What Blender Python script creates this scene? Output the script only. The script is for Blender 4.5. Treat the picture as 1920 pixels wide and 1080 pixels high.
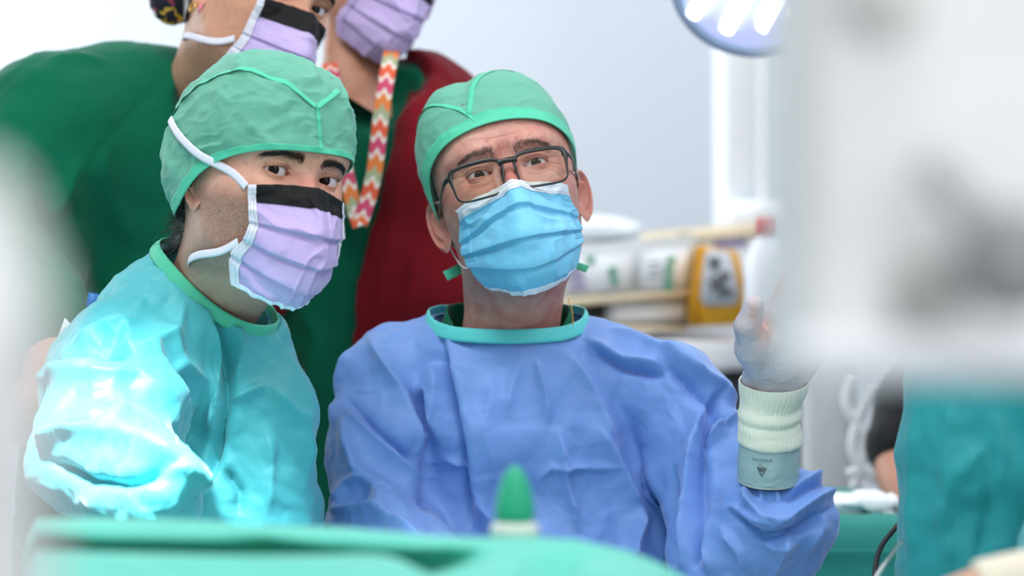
import bpy, math, random
import numpy as np
from mathutils import Matrix, Vector
random.seed(7); np.random.seed(7)
for o in list(bpy.data.objects): bpy.data.objects.remove(o)
S = bpy.context.scene
C = S.collection
PI = math.pi

# ---------------------------------------------------------------- camera, world, lights, exposure
FPX = 4533.0                      # focal length in pixels (85 mm on a 36 mm sensor, 1920 px)
CZ = 1.15
cam_d = bpy.data.cameras.new('camera'); cam = bpy.data.objects.new('camera', cam_d); C.objects.link(cam)
cam_d.lens = 85; cam_d.sensor_width = 36; cam_d.clip_start = 0.05
cam.location = (0, 0, CZ); cam.rotation_euler = (PI/2, 0, 0)
cam_d.dof.use_dof = True; cam_d.dof.focus_distance = 2.41; cam_d.dof.aperture_fstop = 3.2
S.camera = cam
S.view_settings.view_transform = 'Standard'; S.view_settings.look = 'None'
S.view_settings.gamma = 1.0; S.view_settings.exposure = 0.0
try: S.view_settings.use_curve_mapping = False
except Exception: pass
S.cycles.use_denoising = True
S.cycles.max_bounces = 8; S.cycles.transparent_max_bounces = 12

w = bpy.data.worlds.new('world'); S.world = w; w.use_nodes = True
w.node_tree.nodes['Background'].inputs[0].default_value = (0.93, 0.96, 1.0, 1)
w.node_tree.nodes['Background'].inputs[1].default_value = 0.60

def area(name, loc, target, sx, sy, power, col=(1, 1, 1)):
    d = bpy.data.lights.new(name, 'AREA'); d.shape = 'RECTANGLE'; d.size = sx; d.size_y = sy
    d.energy = power; d.color = col
    o = bpy.data.objects.new(name, d); C.objects.link(o); o.location = loc
    o.rotation_euler = (Vector(target) - Vector(loc)).to_track_quat('-Z', 'Y').to_euler()
    return o
def spot(name, loc, target, power, deg, blend, size, col=(1, 1, 1)):
    d = bpy.data.lights.new(name, 'SPOT'); d.spot_size = math.radians(deg); d.spot_blend = blend
    d.shadow_soft_size = size; d.energy = power; d.color = col
    o = bpy.data.objects.new(name, d); C.objects.link(o); o.location = loc
    o.rotation_euler = (Vector(target) - Vector(loc)).to_track_quat('-Z', 'Y').to_euler()
    return o
area('ceiling_and_added_fill', (-0.5, 1.9, 2.95), (0.0, 2.5, 1.1), 1.2, 0.9, 34, (1.0, 0.99, 0.97))
area('ceiling_and_added_fill', (1.1, 2.6, 2.95), (0.4, 2.6, 1.1), 1.0, 1.0, 24, (0.95, 0.98, 1.0))
area('ceiling_and_added_fill', (0.5, 0.6, 2.95), (0.1, 2.5, 1.1), 1.6, 1.0, 32, (0.98, 0.99, 1.0))  # added front fill under the ceiling, put in to brighten the people
area('window_and_added_fill', (-2.4, 4.6, 1.9), (-0.6, 5.6, 1.5), 1.4, 1.8, 75, (0.93, 0.98, 1.0))
area('window_and_added_fill', (0.9, -0.6, 1.5), (0.2, 2.5, 1.1), 1.6, 1.4, 13, (0.97, 0.98, 1.0))  # added soft fill behind the camera for necks and faces, no window here
area('ceiling_and_added_fill', (0.7, 4.3, 2.95), (0.6, 4.9, 1.2), 2.4, 0.8, 30, (0.96, 0.98, 1.0))
spot('surgical_light_beam', (-0.62, 1.15, 2.7), (-0.41, 1.98, 1.0), 1700, 20, 0.55, 0.10, (0.93, 0.98, 1.0))

def P(px, py, D):
    return np.array([(px-960)*D/FPX, D, CZ + (540-py)*D/FPX])

# ---------------------------------------------------------------- numeric helpers
def sstep(a, b, x):
    t = np.clip((x-a)/(b-a), 0, 1); return t*t*(3-2*t)
def _h(ix, iy, iz, s):
    h = (ix.astype(np.int64)*374761393 + iy.astype(np.int64)*668265263 + iz.astype(np.int64)*2147483647 + s*974634777) & 0xffffffff
    h = ((h ^ (h >> 13))*1274126177) & 0xffffffff
    h = ((h ^ (h >> 16))*2246822519) & 0xffffffff
    return ((h ^ (h >> 15)) & 0xffff)/32767.5 - 1
def vnoise(p, s=0):
    p = np.asarray(p, float); f = np.floor(p).astype(np.int64); t = p-f; t = t*t*t*(t*(t*6-15)+10)
    r = 0
    for dx in (0, 1):
        wx = t[..., 0] if dx else 1-t[..., 0]
        for dy in (0, 1):
            wy = t[..., 1] if dy else 1-t[..., 1]
            for dz in (0, 1):
                wz = t[..., 2] if dz else 1-t[..., 2]
                r = r + wx*wy*wz*_h(f[..., 0]+dx, f[..., 1]+dy, f[..., 2]+dz, s)
    return r
def fbm(p, s=0, n=3):
    r = 0; a = 1.0
    for i in range(n): r = r + a*vnoise(p, s+i*17); p = p*2.03+5.1; a *= .5
    return r
def ridged(p, s=0):
    # crisp creases: sharp ridges where the noise crosses zero
    q = p + 0.55*np.stack([vnoise(p*.7, s+31), vnoise(p*.7, s+32), vnoise(p*.7, s+33)], -1)
    return 1 - np.minimum(1, 2.2*np.abs(vnoise(q, s)))
def paper(p, s=0, warp=.35):
    """crumpled sheet: flat facets meeting in crisp creases (second minus first cell distance)"""
    p = np.asarray(p, float); p = p+warp*np.stack([vnoise(p*.8, s+41), vnoise(p*.8, s+42), vnoise(p*.8, s+43)], -1)
    f = np.floor(p).astype(np.int64); b1 = np.full(p.shape[:-1], 9.0); b2 = b1.copy()
    for dx in (-1, 0, 1):
        for dy in (-1, 0, 1):
            for dz in (-1, 0, 1):
                ix, iy, iz = f[..., 0]+dx, f[..., 1]+dy, f[..., 2]+dz
                j = np.stack([_h(ix, iy, iz, s+1), _h(ix, iy, iz, s+2), _h(ix, iy, iz, s+3)], -1)*.48+.5
                v = p-(np.stack([ix, iy, iz], -1)+j); d = np.sqrt((v**2).sum(-1)); b2 = np.minimum(b2, np.maximum(b1, d)); b1 = np.minimum(b1, d)
    return np.minimum(b2-b1, .8)
def cspl(xk, Y, xq):
    xk = np.asarray(xk, float); Y = np.asarray(Y, float); n = len(xk); h = np.diff(xk)
    A = np.zeros((n, n)); B = np.zeros((n,)+Y.shape[1:]); A[0, 0] = A[-1, -1] = 1
    for i in range(1, n-1):
        A[i, i-1] = h[i-1]; A[i, i] = 2*(h[i-1]+h[i]); A[i, i+1] = h[i]
        B[i] = 6*((Y[i+1]-Y[i])/h[i]-(Y[i]-Y[i-1])/h[i-1])
    M = np.linalg.solve(A, B.reshape(n, -1)).reshape(B.shape)
    xq = np.asarray(xq, float); i = np.clip(np.searchsorted(xk, xq)-1, 0, n-2)
    sh = (-1,)+(1,)*(Y.ndim-1); hh = h[i].reshape(sh); a = (xk[i+1]-xq).reshape(sh); b = (xq-xk[i]).reshape(sh)
    return M[i]*a**3/(6*hh)+M[i+1]*b**3/(6*hh)+(Y[i]/hh-M[i]*hh/6)*a+(Y[i+1]/hh-M[i+1]*hh/6)*b
def smin(a, b, k):
    h = np.clip(.5+.5*(b-a)/k, 0, 1); return b*(1-h)+a*h-k*h*(1-h)
def nrm(v): v = np.asarray(v, float); return v/np.maximum(np.linalg.norm(v, axis=-1, keepdims=True), 1e-9)

# ---------------------------------------------------------------- mesh makers
def mesh_obj(name, V, F, mat=None, parent=None, smooth=True, attrs=None, mats=None, fmat=None):
    """V (n,3); F list of arrays (m,3) or (m,4)."""
    if isinstance(F, np.ndarray): F = [F]
    me = bpy.data.meshes.new(name)
    V = np.asarray(V, np.float32); nl = sum(f.size for f in F); nf = sum(len(f) for f in F)
    me.vertices.add(len(V)); me.vertices.foreach_set('co', V.ravel())
    me.loops.add(nl); me.polygons.add(nf)
    me.loops.foreach_set('vertex_index', np.concatenate([f.ravel() for f in F]).astype(np.int32))
    tot = np.concatenate([np.full(len(f), f.shape[1]) for f in F]); st = np.concatenate([[0], np.cumsum(tot)[:-1]])
    me.polygons.foreach_set('loop_start', st.astype(np.int32))
    try: me.polygons.foreach_set('loop_total', tot.astype(np.int32))
    except Exception: pass
    me.polygons.foreach_set('use_smooth', np.full(nf, smooth))
    for m in (mats or ([mat] if mat else [])): me.materials.append(m)
    if fmat is not None: me.polygons.foreach_set('material_index', np.asarray(fmat, np.int32))
    me.update(calc_edges=True); me.validate()
    for k, a in (attrs or {}).items():
        a = np.asarray(a, np.float32)
        if a.ndim == 2:
            at = me.attributes.new(k, 'FLOAT_VECTOR', 'POINT'); at.data.foreach_set('vector', a.ravel())
        else:
            at = me.attributes.new(k, 'FLOAT', 'POINT'); at.data.foreach_set('value', a)
    o = bpy.data.objects.new(name, me); C.objects.link(o)
    if parent: o.parent = parent
    return o
def gridF(nu, nv, cu=False, off=0, flip=False):
    """faces for array [nv, nu]"""
    i = np.arange(nu if cu else nu-1); j = np.arange(nv-1); I, J = np.meshgrid(i, j)
    I2 = (I+1) % nu; f = np.stack([J*nu+I, J*nu+I2, (J+1)*nu+I2, (J+1)*nu+I], -1).reshape(-1, 4)+off
    return f[:, ::-1] if flip else f
def join(parts):
    V = []; F = []; n = 0
    for v, f in parts:
        v = np.asarray(v).reshape(-1, 3)
        for g in (f if isinstance(f, list) else [f]): F.append(np.asarray(g)+n)
        V.append(v); n += len(v)
    return np.concatenate(V), F
def gnormals(G, cu=False):
    if cu: du = np.roll(G, -1, 1)-np.roll(G, 1, 1)
    else: du = np.gradient(G, axis=1)
    return nrm(np.cross(du, np.gradient(G, axis=0)))
def sheet(G, th, cu=False):
    """closed slab of thickness th behind grid G"""
    N = gnormals(G, cu); nv, nu = G.shape[:2]; B = G - N*th
    parts = [(G, gridF(nu, nv, cu)), (B, gridF(nu, nv, cu, flip=True))]
    V, F = join(parts); n = nu*nv; e = []
    def strip(idx):
        a = np.asarray(idx); return np.stack([a[:-1], a[:-1]+n, a[1:]+n, a[1:]], -1)
    top = list(range(nu))+([0] if cu else []); bot = [(nv-1)*nu+i for i in top]
    F.append(strip(top)); F.append(strip(bot[::-1]))
    if not cu:
        F.append(strip([j*nu for j in range(nv)][::-1])); F.append(strip([j*nu+nu-1 for j in range(nv)]))
    return V, F
def tube(pts, r, n=8, cap=True):
    pts = np.asarray(pts, float); m = len(pts); r = np.broadcast_to(np.asarray(r, float), (m,))
    T = nrm(np.gradient(pts, axis=0)); up = np.array([0, 0, 1.]) if abs(T[0][2]) < .9 else np.array([1., 0, 0])
    a = nrm(np.cross(T[0], up)); A = [a]
    for i in range(1, m):
        a = a - T[i]*np.dot(a, T[i]); a = nrm(a); A.append(a)
    A = np.array(A); B = np.cross(T, A); th = np.arange(n)*2*PI/n
    G = pts[:, None]+r[:, None, None]*(A[:, None]*np.cos(th)[None, :, None]+B[:, None]*np.sin(th)[None, :, None])
    V = G.reshape(-1, 3); F = [gridF(n, m, True)]
    if cap:
        V = np.concatenate([V, pts[:1], pts[-1:]]); i = np.arange(n)
        F.append(np.stack([(i+1) % n, i, np.full(n, m*n)], -1)); F.append(np.stack([(m-1)*n+i, (m-1)*n+(i+1) % n, np.full(n, m*n+1)], -1))
    return V, F
def curve_pts(K, n=40):
    K = np.asarray(K, float); d = np.concatenate([[0], np.cumsum(np.linalg.norm(np.diff(K, axis=0), axis=1))])
    return cspl(d, K, np.linspace(0, d[-1], n))
def tape(K, N, wd, th=.0006, n=40, nw=5):
    """flat ribbon along key points K with surface normals N"""
    K = np.asarray(K, float); d = np.concatenate([[0], np.cumsum(np.linalg.norm(np.diff(K, axis=0), axis=1))])
    t = np.linspace(0, d[-1], n); pts = cspl(d, K, t); NN = nrm(cspl(d, np.asarray(N, float), t))
    T = nrm(np.gradient(pts, axis=0)); W = nrm(np.cross(NN, T)); s = np.linspace(-.5, .5, nw)
    G = pts[:, None]+W[:, None]*(s*wd)[None, :, None] + NN[:, None]*(-(2*s)**2*th*.6)[None, :, None]
    V, F = sheet(G, th)
    uv = np.stack([np.broadcast_to(t[:, None], (n, nw)), np.broadcast_to(s+.5, (n, nw)), np.zeros((n, nw))], -1).reshape(-1, 3)
    return V, F, np.concatenate([uv, uv])
def box(c, s, bev=0.0, rot=None):
    """rounded box via superellipsoid-free bevel: simple chamfered box"""
    import bmesh
    bm = bmesh.new(); bmesh.ops.create_cube(bm, size=1)
    for v in bm.verts: v.co = Vector((v.co.x*s[0], v.co.y*s[1], v.co.z*s[2]))
    if bev: bmesh.ops.bevel(bm, geom=bm.edges[:]+bm.verts[:], offset=bev, segments=3, affect='EDGES', profile=.5)
    bmesh.ops.triangulate(bm, faces=bm.faces[:])
    V = np.array([v.co[:] for v in bm.verts]); bm.verts.index_update(); F = np.array([[v.index for v in f.verts] for f in bm.faces]); bm.free()
    if rot is not None: V = V @ np.array(Matrix(rot).to_3x3()).T if not isinstance(rot, np.ndarray) else V @ rot.T
    return V+np.asarray(c), [F]
def rotz(d): a = math.radians(d); return np.array([[math.cos(a), -math.sin(a), 0], [math.sin(a), math.cos(a), 0], [0, 0, 1]])
def roty(d): a = math.radians(d); return np.array([[math.cos(a), 0, math.sin(a)], [0, 1, 0], [-math.sin(a), 0, math.cos(a)]])
def rotx(d): a = math.radians(d); return np.array([[1, 0, 0], [0, math.cos(a), -math.sin(a)], [0, math.sin(a), math.cos(a)]])
def lathe(prof, c=(0, 0, 0), n=40, R=None):
    prof = np.asarray(prof, float); th = np.arange(n)*2*PI/n
    G = np.stack([prof[:, 0, None]*np.cos(th), prof[:, 0, None]*np.sin(th), np.broadcast_to(prof[:, 1, None], (len(prof), n))], -1)
    V = G.reshape(-1, 3)
    if R is not None: V = V @ R.T
    return V+np.asarray(c), [gridF(n, len(prof), True)]

# signed-distance modelling with surface nets
def sd_cone(X, a, b, r1, r2):
    a = np.asarray(a); b = np.asarray(b); ab = b-a; t = np.clip(((X-a) @ ab)/np.dot(ab, ab), 0, 1)
    return np.linalg.norm(X-a-t[..., None]*ab, axis=-1)-(r1+(r2-r1)*t)
def sd_ell(X, c, r, R=None):
    q = X-np.asarray(c)
    if R is not None: q = q @ R
    r = np.asarray(r, float); k = np.linalg.norm(q/r, axis=-1); return k*(k-1)/np.maximum(np.linalg.norm(q/(r*r), axis=-1), 1e-6)
def sd_chain(X, pts, rs, k=.02):
    d = None
    for i in range(len(pts)-1):
        e = sd_cone(X, pts[i], pts[i+1], rs[i], rs[i+1]); d = e if d is None else smin(d, e, k)
    return d
def surfnet(fn, lo, hi, h):
    lo = np.asarray(lo, float); hi = np.asarray(hi, float); n = np.ceil((hi-lo)/h).astype(int)+1
    D = np.empty(n, np.float32); ax = [lo[i]+h*np.arange(n[i]) for i in range(3)]
    for i0 in range(0, n[0], 32):
        X = np.stack(np.meshgrid(ax[0][i0:i0+32], ax[1], ax[2], indexing='ij'), -1); D[i0:i0+32] = fn(X)
    s = D < 0; nc = n-1
    cs = sum(s[a:nc[0]+a, b:nc[1]+b, c:nc[2]+c].astype(np.int8) for a in (0, 1) for b in (0, 1) for c in (0, 1))
    act = (cs > 0) & (cs < 8); idx = np.full(nc, -1, np.int64); I = np.argwhere(act); idx[act] = np.arange(len(I))
    acc = np.zeros((len(I), 3)); cnt = np.zeros(len(I)); cor = [(a, b, c) for a in (0, 1) for b in (0, 1) for c in (0, 1)]
    for a in cor:
        for ax_ in range(3):
            if a[ax_] == 1: continue
            b = list(a); b[ax_] = 1
            da = D[I[:, 0]+a[0], I[:, 1]+a[1], I[:, 2]+a[2]]; db = D[I[:, 0]+b[0], I[:, 1]+b[1], I[:, 2]+b[2]]
            m = (da < 0) != (db < 0); t = np.where(m, da/np.where(m, da-db, 1), 0)
            p = np.tile(np.array(a, float), (len(I), 1)); p[:, ax_] = t
            acc += p*m[:, None]; cnt += m
    V = lo+h*(I+acc/np.maximum(cnt, 1)[:, None]); F = []
    for ax_ in range(3):
        o1, o2 = [(1, 2), (2, 0), (0, 1)][ax_]
        sl0 = [slice(None)]*3; sl1 = [slice(None)]*3; sl0[ax_] = slice(0, -1); sl1[ax_] = slice(1, None)
        a = s[tuple(sl0)]; b = s[tuple(sl1)]
        for flip, mm in ((0, a & ~b), (1, b & ~a)):
            E = np.argwhere(mm); E = E[(E[:, o1] > 0) & (E[:, o2] > 0) & (E[:, o1] < nc[o1]) & (E[:, o2] < nc[o2])]
            def at(d1, d2):
                q = E.copy(); q[:, o1] -= d1; q[:, o2] -= d2; return idx[q[:, 0], q[:, 1], q[:, 2]]
            f = np.stack([at(1, 1), at(0, 1), at(0, 0), at(1, 0)], -1)
            F.append(f[:, ::-1] if flip else f)
    return V, np.concatenate(F)
def vnormals(V, F):
    e1 = V[F[:, 2]]-V[F[:, 0]]; e2 = V[F[:, 3]]-V[F[:, 1]] if F.shape[1] == 4 else V[F[:, 1]]-V[F[:, 0]]
    n = np.cross(e1, e2); N = np.zeros_like(V)
    for k in range(F.shape[1]):
        for c in range(3): N[:, c] += np.bincount(F[:, k], n[:, c], len(V))
    return nrm(N)
def sdf_mesh(fn, lo, hi, h, sm=2):
    V, F = surfnet(fn, lo, hi, h)
    for it in range(2):         # project on the surface
        e = h*.5; d = fn(V[:, None])[:, 0]
        g = np.stack([fn((V+np.eye(3)[i]*e)[:, None])[:, 0]-fn((V-np.eye(3)[i]*e)[:, None])[:, 0] for i in range(3)], -1)/(2*e)
        g2 = np.maximum((g*g).sum(-1), .25); V = V-np.clip(d/g2, -h, h)[:, None]*g
    N = vnormals(V, F)
    if (N*nrm(g)).sum() < 0: F = F[:, ::-1]; N = -N
    return V, F, N
def laplace(V, F, it=1, lam=.5):
    a = np.concatenate([F[:, i] for i in range(4)]); b = np.concatenate([F[:, (i+1) % 4] for i in range(4)])
    dg = np.maximum(np.bincount(a, minlength=len(V))+np.bincount(b, minlength=len(V)), 1)
    for _ in range(it):
        S_ = np.stack([np.bincount(a, V[b, c], len(V))+np.bincount(b, V[a, c], len(V)) for c in range(3)], -1)
        V = V+lam*(S_/dg[:, None]-V)
    return V

def px_of(V):
    D = V[:, 1]; return np.stack([960+V[:, 0]*FPX/D, 540-(V[:, 2]-CZ)*FPX/D], -1)
def folds(V, N, specs, scale=1.0):
    """relief of creases. spec: (polyline in photo px, width a side +, width b side, height m, softness)"""
    q = px_of(V); out = np.zeros(len(V)); front = sstep(-.05, .35, -N[:, 1])
    for sp in specs:
        pl = np.asarray(sp[0], float); wa, wb, hgt = sp[1], sp[2], sp[3]; soft = sp[4] if len(sp) > 4 else .12
        L = np.concatenate([[0], np.cumsum(np.linalg.norm(np.diff(pl, axis=0), axis=1))]); tot = L[-1]
        best = np.full(len(V), 1e9); sg = np.zeros(len(V)); tt = np.zeros(len(V))
        W = 5*max(wa, wb); lo = pl.min(0)-W; hi = pl.max(0)+W
        m = np.all((q > lo) & (q < hi), 1); idx = np.nonzero(m)[0]
        if not len(idx): continue
        Q = q[idx]; bs = np.full(len(Q), 1e9); ss = np.zeros(len(Q)); ts = np.zeros(len(Q))
        for i in range(len(pl)-1):
            d = pl[i+1]-pl[i]; l = np.linalg.norm(d); u = d/l; r = Q-pl[i]
            t = r @ u; tc = np.clip(t, 0, l); e = r-tc[:, None]*u; dist = np.linalg.norm(e, axis=1); side = u[0]*r[:, 1]-u[1]*r[:, 0]
            b = dist < bs; bs[b] = dist[b]; ss[b] = np.sign(side)[b]; ts[b] = (L[i]+t)[b]/tot
        wd = np.where(ss > 0, wa, wb); x = np.sqrt((bs/wd)**2+soft**2)-soft
        tp = sstep(-.12, .25, ts)*(1-sstep(.75, 1.12, ts))
        out[idx] += hgt*np.exp(-x*1.15)*tp
    return np.clip(out*scale, -.017, .020)*front
# ---------------------------------------------------------------- materials
def srgb(r, g, b):
    f = lambda c: ((c/255)/12.92 if c/255 <= .04045 else ((c/255+.055)/1.055)**2.4)
    return (f(r), f(g), f(b), 1)
class NT:
    def __init__(s, name):
        s.m = bpy.data.materials.new(name); s.m.use_nodes = True; s.t = s.m.node_tree; s.b = s.t.nodes['Principled BSDF']; s.out = s.t.nodes['Material Output']
    def n(s, typ, **kw):
        x = s.t.nodes.new(typ)
        for k, v in kw.items():
            if k.startswith('i_'):
                key = k[2:]; key = int(key) if key.isdigit() else key.replace('_', ' ')
                x.inputs[key].default_value = v
            else: setattr(x, k, v)
        return x
    def l(s, a, b): s.t.links.new(a, b)
    def co(s): return s.n('ShaderNodeTexCoord').outputs['Object']
    def noise(s, scale, detail=3, vec=None):
        x = s.n('ShaderNodeTexNoise', i_Scale=scale, i_Detail=detail); s.l(vec or s.co(), x.inputs['Vector']); return x.outputs['Fac']
    def ramp(s, fac, stops):
        x = s.n('ShaderNodeValToRGB'); e = x.color_ramp.elements
        e.remove(e[-1]); e[0].position = stops[0][0]; e[0].color = stops[0][1]
        for p, c in stops[1:]: q = e.new(p); q.color = c
        s.l(fac, x.inputs[0]); return x.outputs[0]
    def mix(s, f, a, b, mode='MIX'):
        x = s.n('ShaderNodeMix', data_type='RGBA', blend_type=mode)
        for inp, v in ((x.inputs[0], f), (x.inputs[6], a), (x.inputs[7], b)):
            if hasattr(v, 'links'): s.l(v, inp)
            else: inp.default_value = v
        return x.outputs[2]
    def math(s, op, a, b=0.0):
        x = s.n('ShaderNodeMath', operation=op)
        for inp, v in ((x.inputs[0], a), (x.inputs[1], b)):
            if hasattr(v, 'links'): s.l(v, inp)
            else: inp.default_value = v
        return x.outputs[0]
    def attr(s, name, vec=False):
        x = s.n('ShaderNodeAttribute', attribute_name=name); return x.outputs['Vector' if vec else 'Fac']
    def bump(s, h, st, dist=.001):
        x = s.n('ShaderNodeBump', i_Strength=st, i_Distance=dist); s.l(h, x.inputs['Height']); s.l(x.outputs[0], s.b.inputs['Normal']); return x
    def base(s, c):
        if hasattr(c, 'links'): s.l(c, s.b.inputs['Base Color'])
        else: s.b.inputs['Base Color'].default_value = c
    def set(s, **kw):
        for k, v in kw.items(): s.b.inputs[k.replace('_', ' ')].default_value = v
def mat_plain(name, c, rough=.5, spec=.4, metal=0, var=.04, scale=40, bump=0.0, bscale=300, **kw):
    m = NT(name); c2 = tuple(x*(1-var*3) for x in c[:3])+(1,)
    m.base(m.mix(m.noise(scale), c, c2)); m.set(Roughness=rough, Specular_IOR_Level=spec, Metallic=metal, **kw)
    if bump: m.bump(m.noise(bscale, 2), bump)
    return m.m
def mat_cloth(name, c, c2, rough=.6, sheen=.2, trans=0.0, alpha=1.0, bs=900, bst=.25, crk=.5, spec=.35, dist=.0006):
    """non-woven sheet: mottled tint, fine fibre grain and small crinkles"""
    m = NT(name); co = m.co()
    m.base(m.mix(m.ramp(m.noise(7, 4, co), [(.3, (0, 0, 0, 1)), (.7, (1, 1, 1, 1))]), c, c2))
    m.set(Roughness=rough, Specular_IOR_Level=spec, Sheen_Weight=sheen, Sheen_Roughness=.4)
    fine = m.noise(bs, 2, co); vor = m.n('ShaderNodeTexVoronoi', i_Scale=38.0, feature='F1'); m.l(co, vor.inputs['Vector'])
    nz = m.noise(26, 5, co); h = m.math('ADD', m.math('MULTIPLY', fine, .25), m.math('MULTIPLY', nz, crk*4))
    wn = m.n('ShaderNodeTexNoise', i_Scale=9.0, i_Detail=2.0); m.l(co, wn.inputs['Vector']); va = m.n('ShaderNodeVectorMath', operation='MULTIPLY_ADD'); m.l(wn.outputs['Color'], va.inputs[0]); va.inputs[1].default_value = (.06, .06, .06); m.l(co, va.inputs[2])
    for sc_v, am in ((17, 38), (41, 12)):
        vv = m.n('ShaderNodeTexVoronoi', i_Scale=float(sc_v), feature='DISTANCE_TO_EDGE'); m.l(va.outputs[0], vv.inputs['Vector'])
        msk = m.ramp(m.noise(5+sc_v*.1, 1, co), [(.42, (0, 0, 0, 1)), (.6, (1, 1, 1, 1))])
        h = m.math('ADD', h, m.math('MULTIPLY', m.math('MULTIPLY', m.math('MINIMUM', vv.outputs['Distance'], .35), msk), crk*am))
    m.bump(h, bst, dist)
    bs_ = m.b
    if trans:
        tr = m.n('ShaderNodeBsdfTranslucent'); tr.inputs[0].default_value = c
        mx = m.n('ShaderNodeMixShader'); mx.inputs[0].default_value = trans; m.l(m.b.outputs[0], mx.inputs[1]); m.l(tr.outputs[0], mx.inputs[2]); m.l(mx.outputs[0], m.out.inputs[0]); last = mx
        if alpha < 1:
            tp = m.n('ShaderNodeBsdfTransparent'); m2 = m.n('ShaderNodeMixShader'); m2.inputs[0].default_value = alpha
            m.l(tp.outputs[0], m2.inputs[1]); m.l(mx.outputs[0], m2.inputs[2]); m.l(m2.outputs[0], m.out.inputs[0])
    return m.m
M = {}
M['gown_blue'] = mat_cloth('gown_blue', srgb(108, 146, 216), srgb(119, 156, 221), sheen=.3, bst=.35, rough=.5)
M['gown_teal'] = mat_cloth('gown_teal', srgb(66, 172, 182), srgb(80, 184, 194), sheen=.25, bst=.3, rough=.5)
M['cap'] = mat_cloth('cap_fabric', srgb(124, 206, 180), srgb(138, 212, 192), trans=.25, alpha=.80, rough=.65, bst=.5, crk=.3)
M['cap_hem'] = mat_cloth('cap_hem', srgb(84, 206, 168), srgb(96, 214, 180), trans=.1, bst=.3, rough=.6, crk=.1)
M['collar_green'] = mat_cloth('collar_green', srgb(92, 208, 172), srgb(80, 198, 160), bst=.5, crk=.1)
M['collar_aqua'] = mat_cloth('collar_aqua', srgb(96, 212, 212), srgb(80, 196, 200), bst=.5, crk=.1)
M['scrub_green'] = mat_cloth('scrub_green', srgb(0, 94, 68), srgb(2, 102, 74), rough=.85, sheen=.15, bs=1500, bst=.2, crk=.1, spec=.15)
M['scrub_dark'] = mat_cloth('scrub_dark', srgb(0, 88, 64), srgb(2, 96, 70), rough=.85, sheen=.15, bs=1500, bst=.2, crk=.1, spec=.15)
M['fleece'] = mat_cloth('maroon_fleece', srgb(118, 20, 30), srgb(98, 14, 24), rough=.9, sheen=.15, bs=500, bst=.5, crk=.3, spec=.1)
M['lilac'] = mat_cloth('mask_lilac', srgb(200, 180, 228), srgb(190, 170, 222), rough=.6, bst=.25, trans=.1, crk=.1)
M['mask_blue'] = mat_cloth('mask_blue', srgb(110, 202, 244), srgb(132, 212, 248), rough=.6, bst=.4, trans=.1, crk=.2)
M['mask_white'] = mat_cloth('mask_white', srgb(228, 236, 248), srgb(218, 228, 244), rough=.6, bst=.4, crk=.1)
M['band_black'] = mat_cloth('band_black', srgb(12, 12, 14), srgb(18, 18, 21), rough=.65, sheen=.0, spec=.2, bst=.4, crk=.1)
M['tape_white'] = mat_cloth('tape_white', srgb(226, 228, 240), srgb(212, 214, 228), rough=.6, bst=.4, crk=.1)
M['elastic'] = mat_plain('white_elastic', srgb(236, 236, 240), .6)
M['stitch'] = mat_plain('weld_marks', srgb(150, 150, 166), .6)
M['stitch_blue'] = mat_plain('weld_marks_blue', srgb(64, 160, 214), .6)
M['stitch_dark'] = mat_plain('weld_marks_dark', srgb(50, 51, 55), .6)
M['stitch_green'] = mat_plain('weld_marks_green', srgb(60, 176, 140), .6)
M['frame_black'] = mat_plain('glasses_black', srgb(26, 28, 30), .28, .5)
M['metal'] = mat_plain('steel', srgb(180, 182, 186), .25, .5, 1)
M['gold'] = mat_plain('gold', srgb(214, 168, 84), .25, .5, 1)
M['pink'] = mat_plain('pink_stone', srgb(224, 130, 140), .3)

def mat_skin(name, c, cred, beard=(.05, .04, .035, 1), mott=.5, rough=.48, dots=2300):
    m = NT(name); co = m.co()
    k = m.mix(m.ramp(m.noise(45, 5, co), [(.35, (0, 0, 0, 1)), (.7, (mott, mott, mott, 1))]), c, cred)
    k = m.mix(m.attr('red'), k, cred)
    k = m.mix(m.math('MULTIPLY', m.ramp(m.noise(160, 2, co), [(.62, (0, 0, 0, 1)), (.72, (1, 1, 1, 1))]), .35), k, tuple(x*.55 for x in cred[:3])+(1,))
    mp = m.n('ShaderNodeMapping'); mp.inputs['Scale'].default_value = (1, 1, .45); m.l(co, mp.inputs[0])
    dn = m.ramp(m.noise(dots, 2, mp.outputs[0]), [(.50, (0, 0, 0, 1)), (.62, (1, 1, 1, 1))])
    bd = m.math('MULTIPLY', dn, m.attr('beard')); k = m.mix(m.math('MINIMUM', m.math('ADD', m.math('MULTIPLY', bd, .75), m.math('MULTIPLY', m.attr('beard'), .20)), .9), k, beard)
    m.base(k); m.set(Roughness=rough, Specular_IOR_Level=.45, Subsurface_Weight=.12, Subsurface_Scale=.004)
    m.b.inputs['Subsurface Radius'].default_value = (1, .35, .2)
    h = m.math('ADD', m.math('MULTIPLY', m.noise(900, 3, co), .6), m.noise(200, 3, co)); m.bump(h, .35, .0004)
    return m.m
M['skin_old'] = mat_skin('skin_ruddy', srgb(204, 152, 138), srgb(178, 100, 90), beard=srgb(150, 146, 146), mott=.75)
M['skin_young'] = mat_skin('skin_light', srgb(212, 164, 142), srgb(204, 128, 110), beard=srgb(38, 30, 28), mott=.35)
M['skin_tan'] = mat_skin('skin_tan', srgb(208, 158, 130), srgb(190, 124, 100), mott=.35)
M['skin_warm'] = mat_skin('skin_warm', srgb(188, 136, 112), srgb(164, 98, 82), mott=.35)
M['hair_black'] = mat_plain('hair_black', srgb(24, 20, 20), .35, .5, scale=200)
M['hair_grey'] = mat_plain('hair_grey', srgb(120, 112, 108), .5, .4, scale=200)
M['brow_dark'] = mat_plain('brow_dark', srgb(34, 26, 24), .5)
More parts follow.
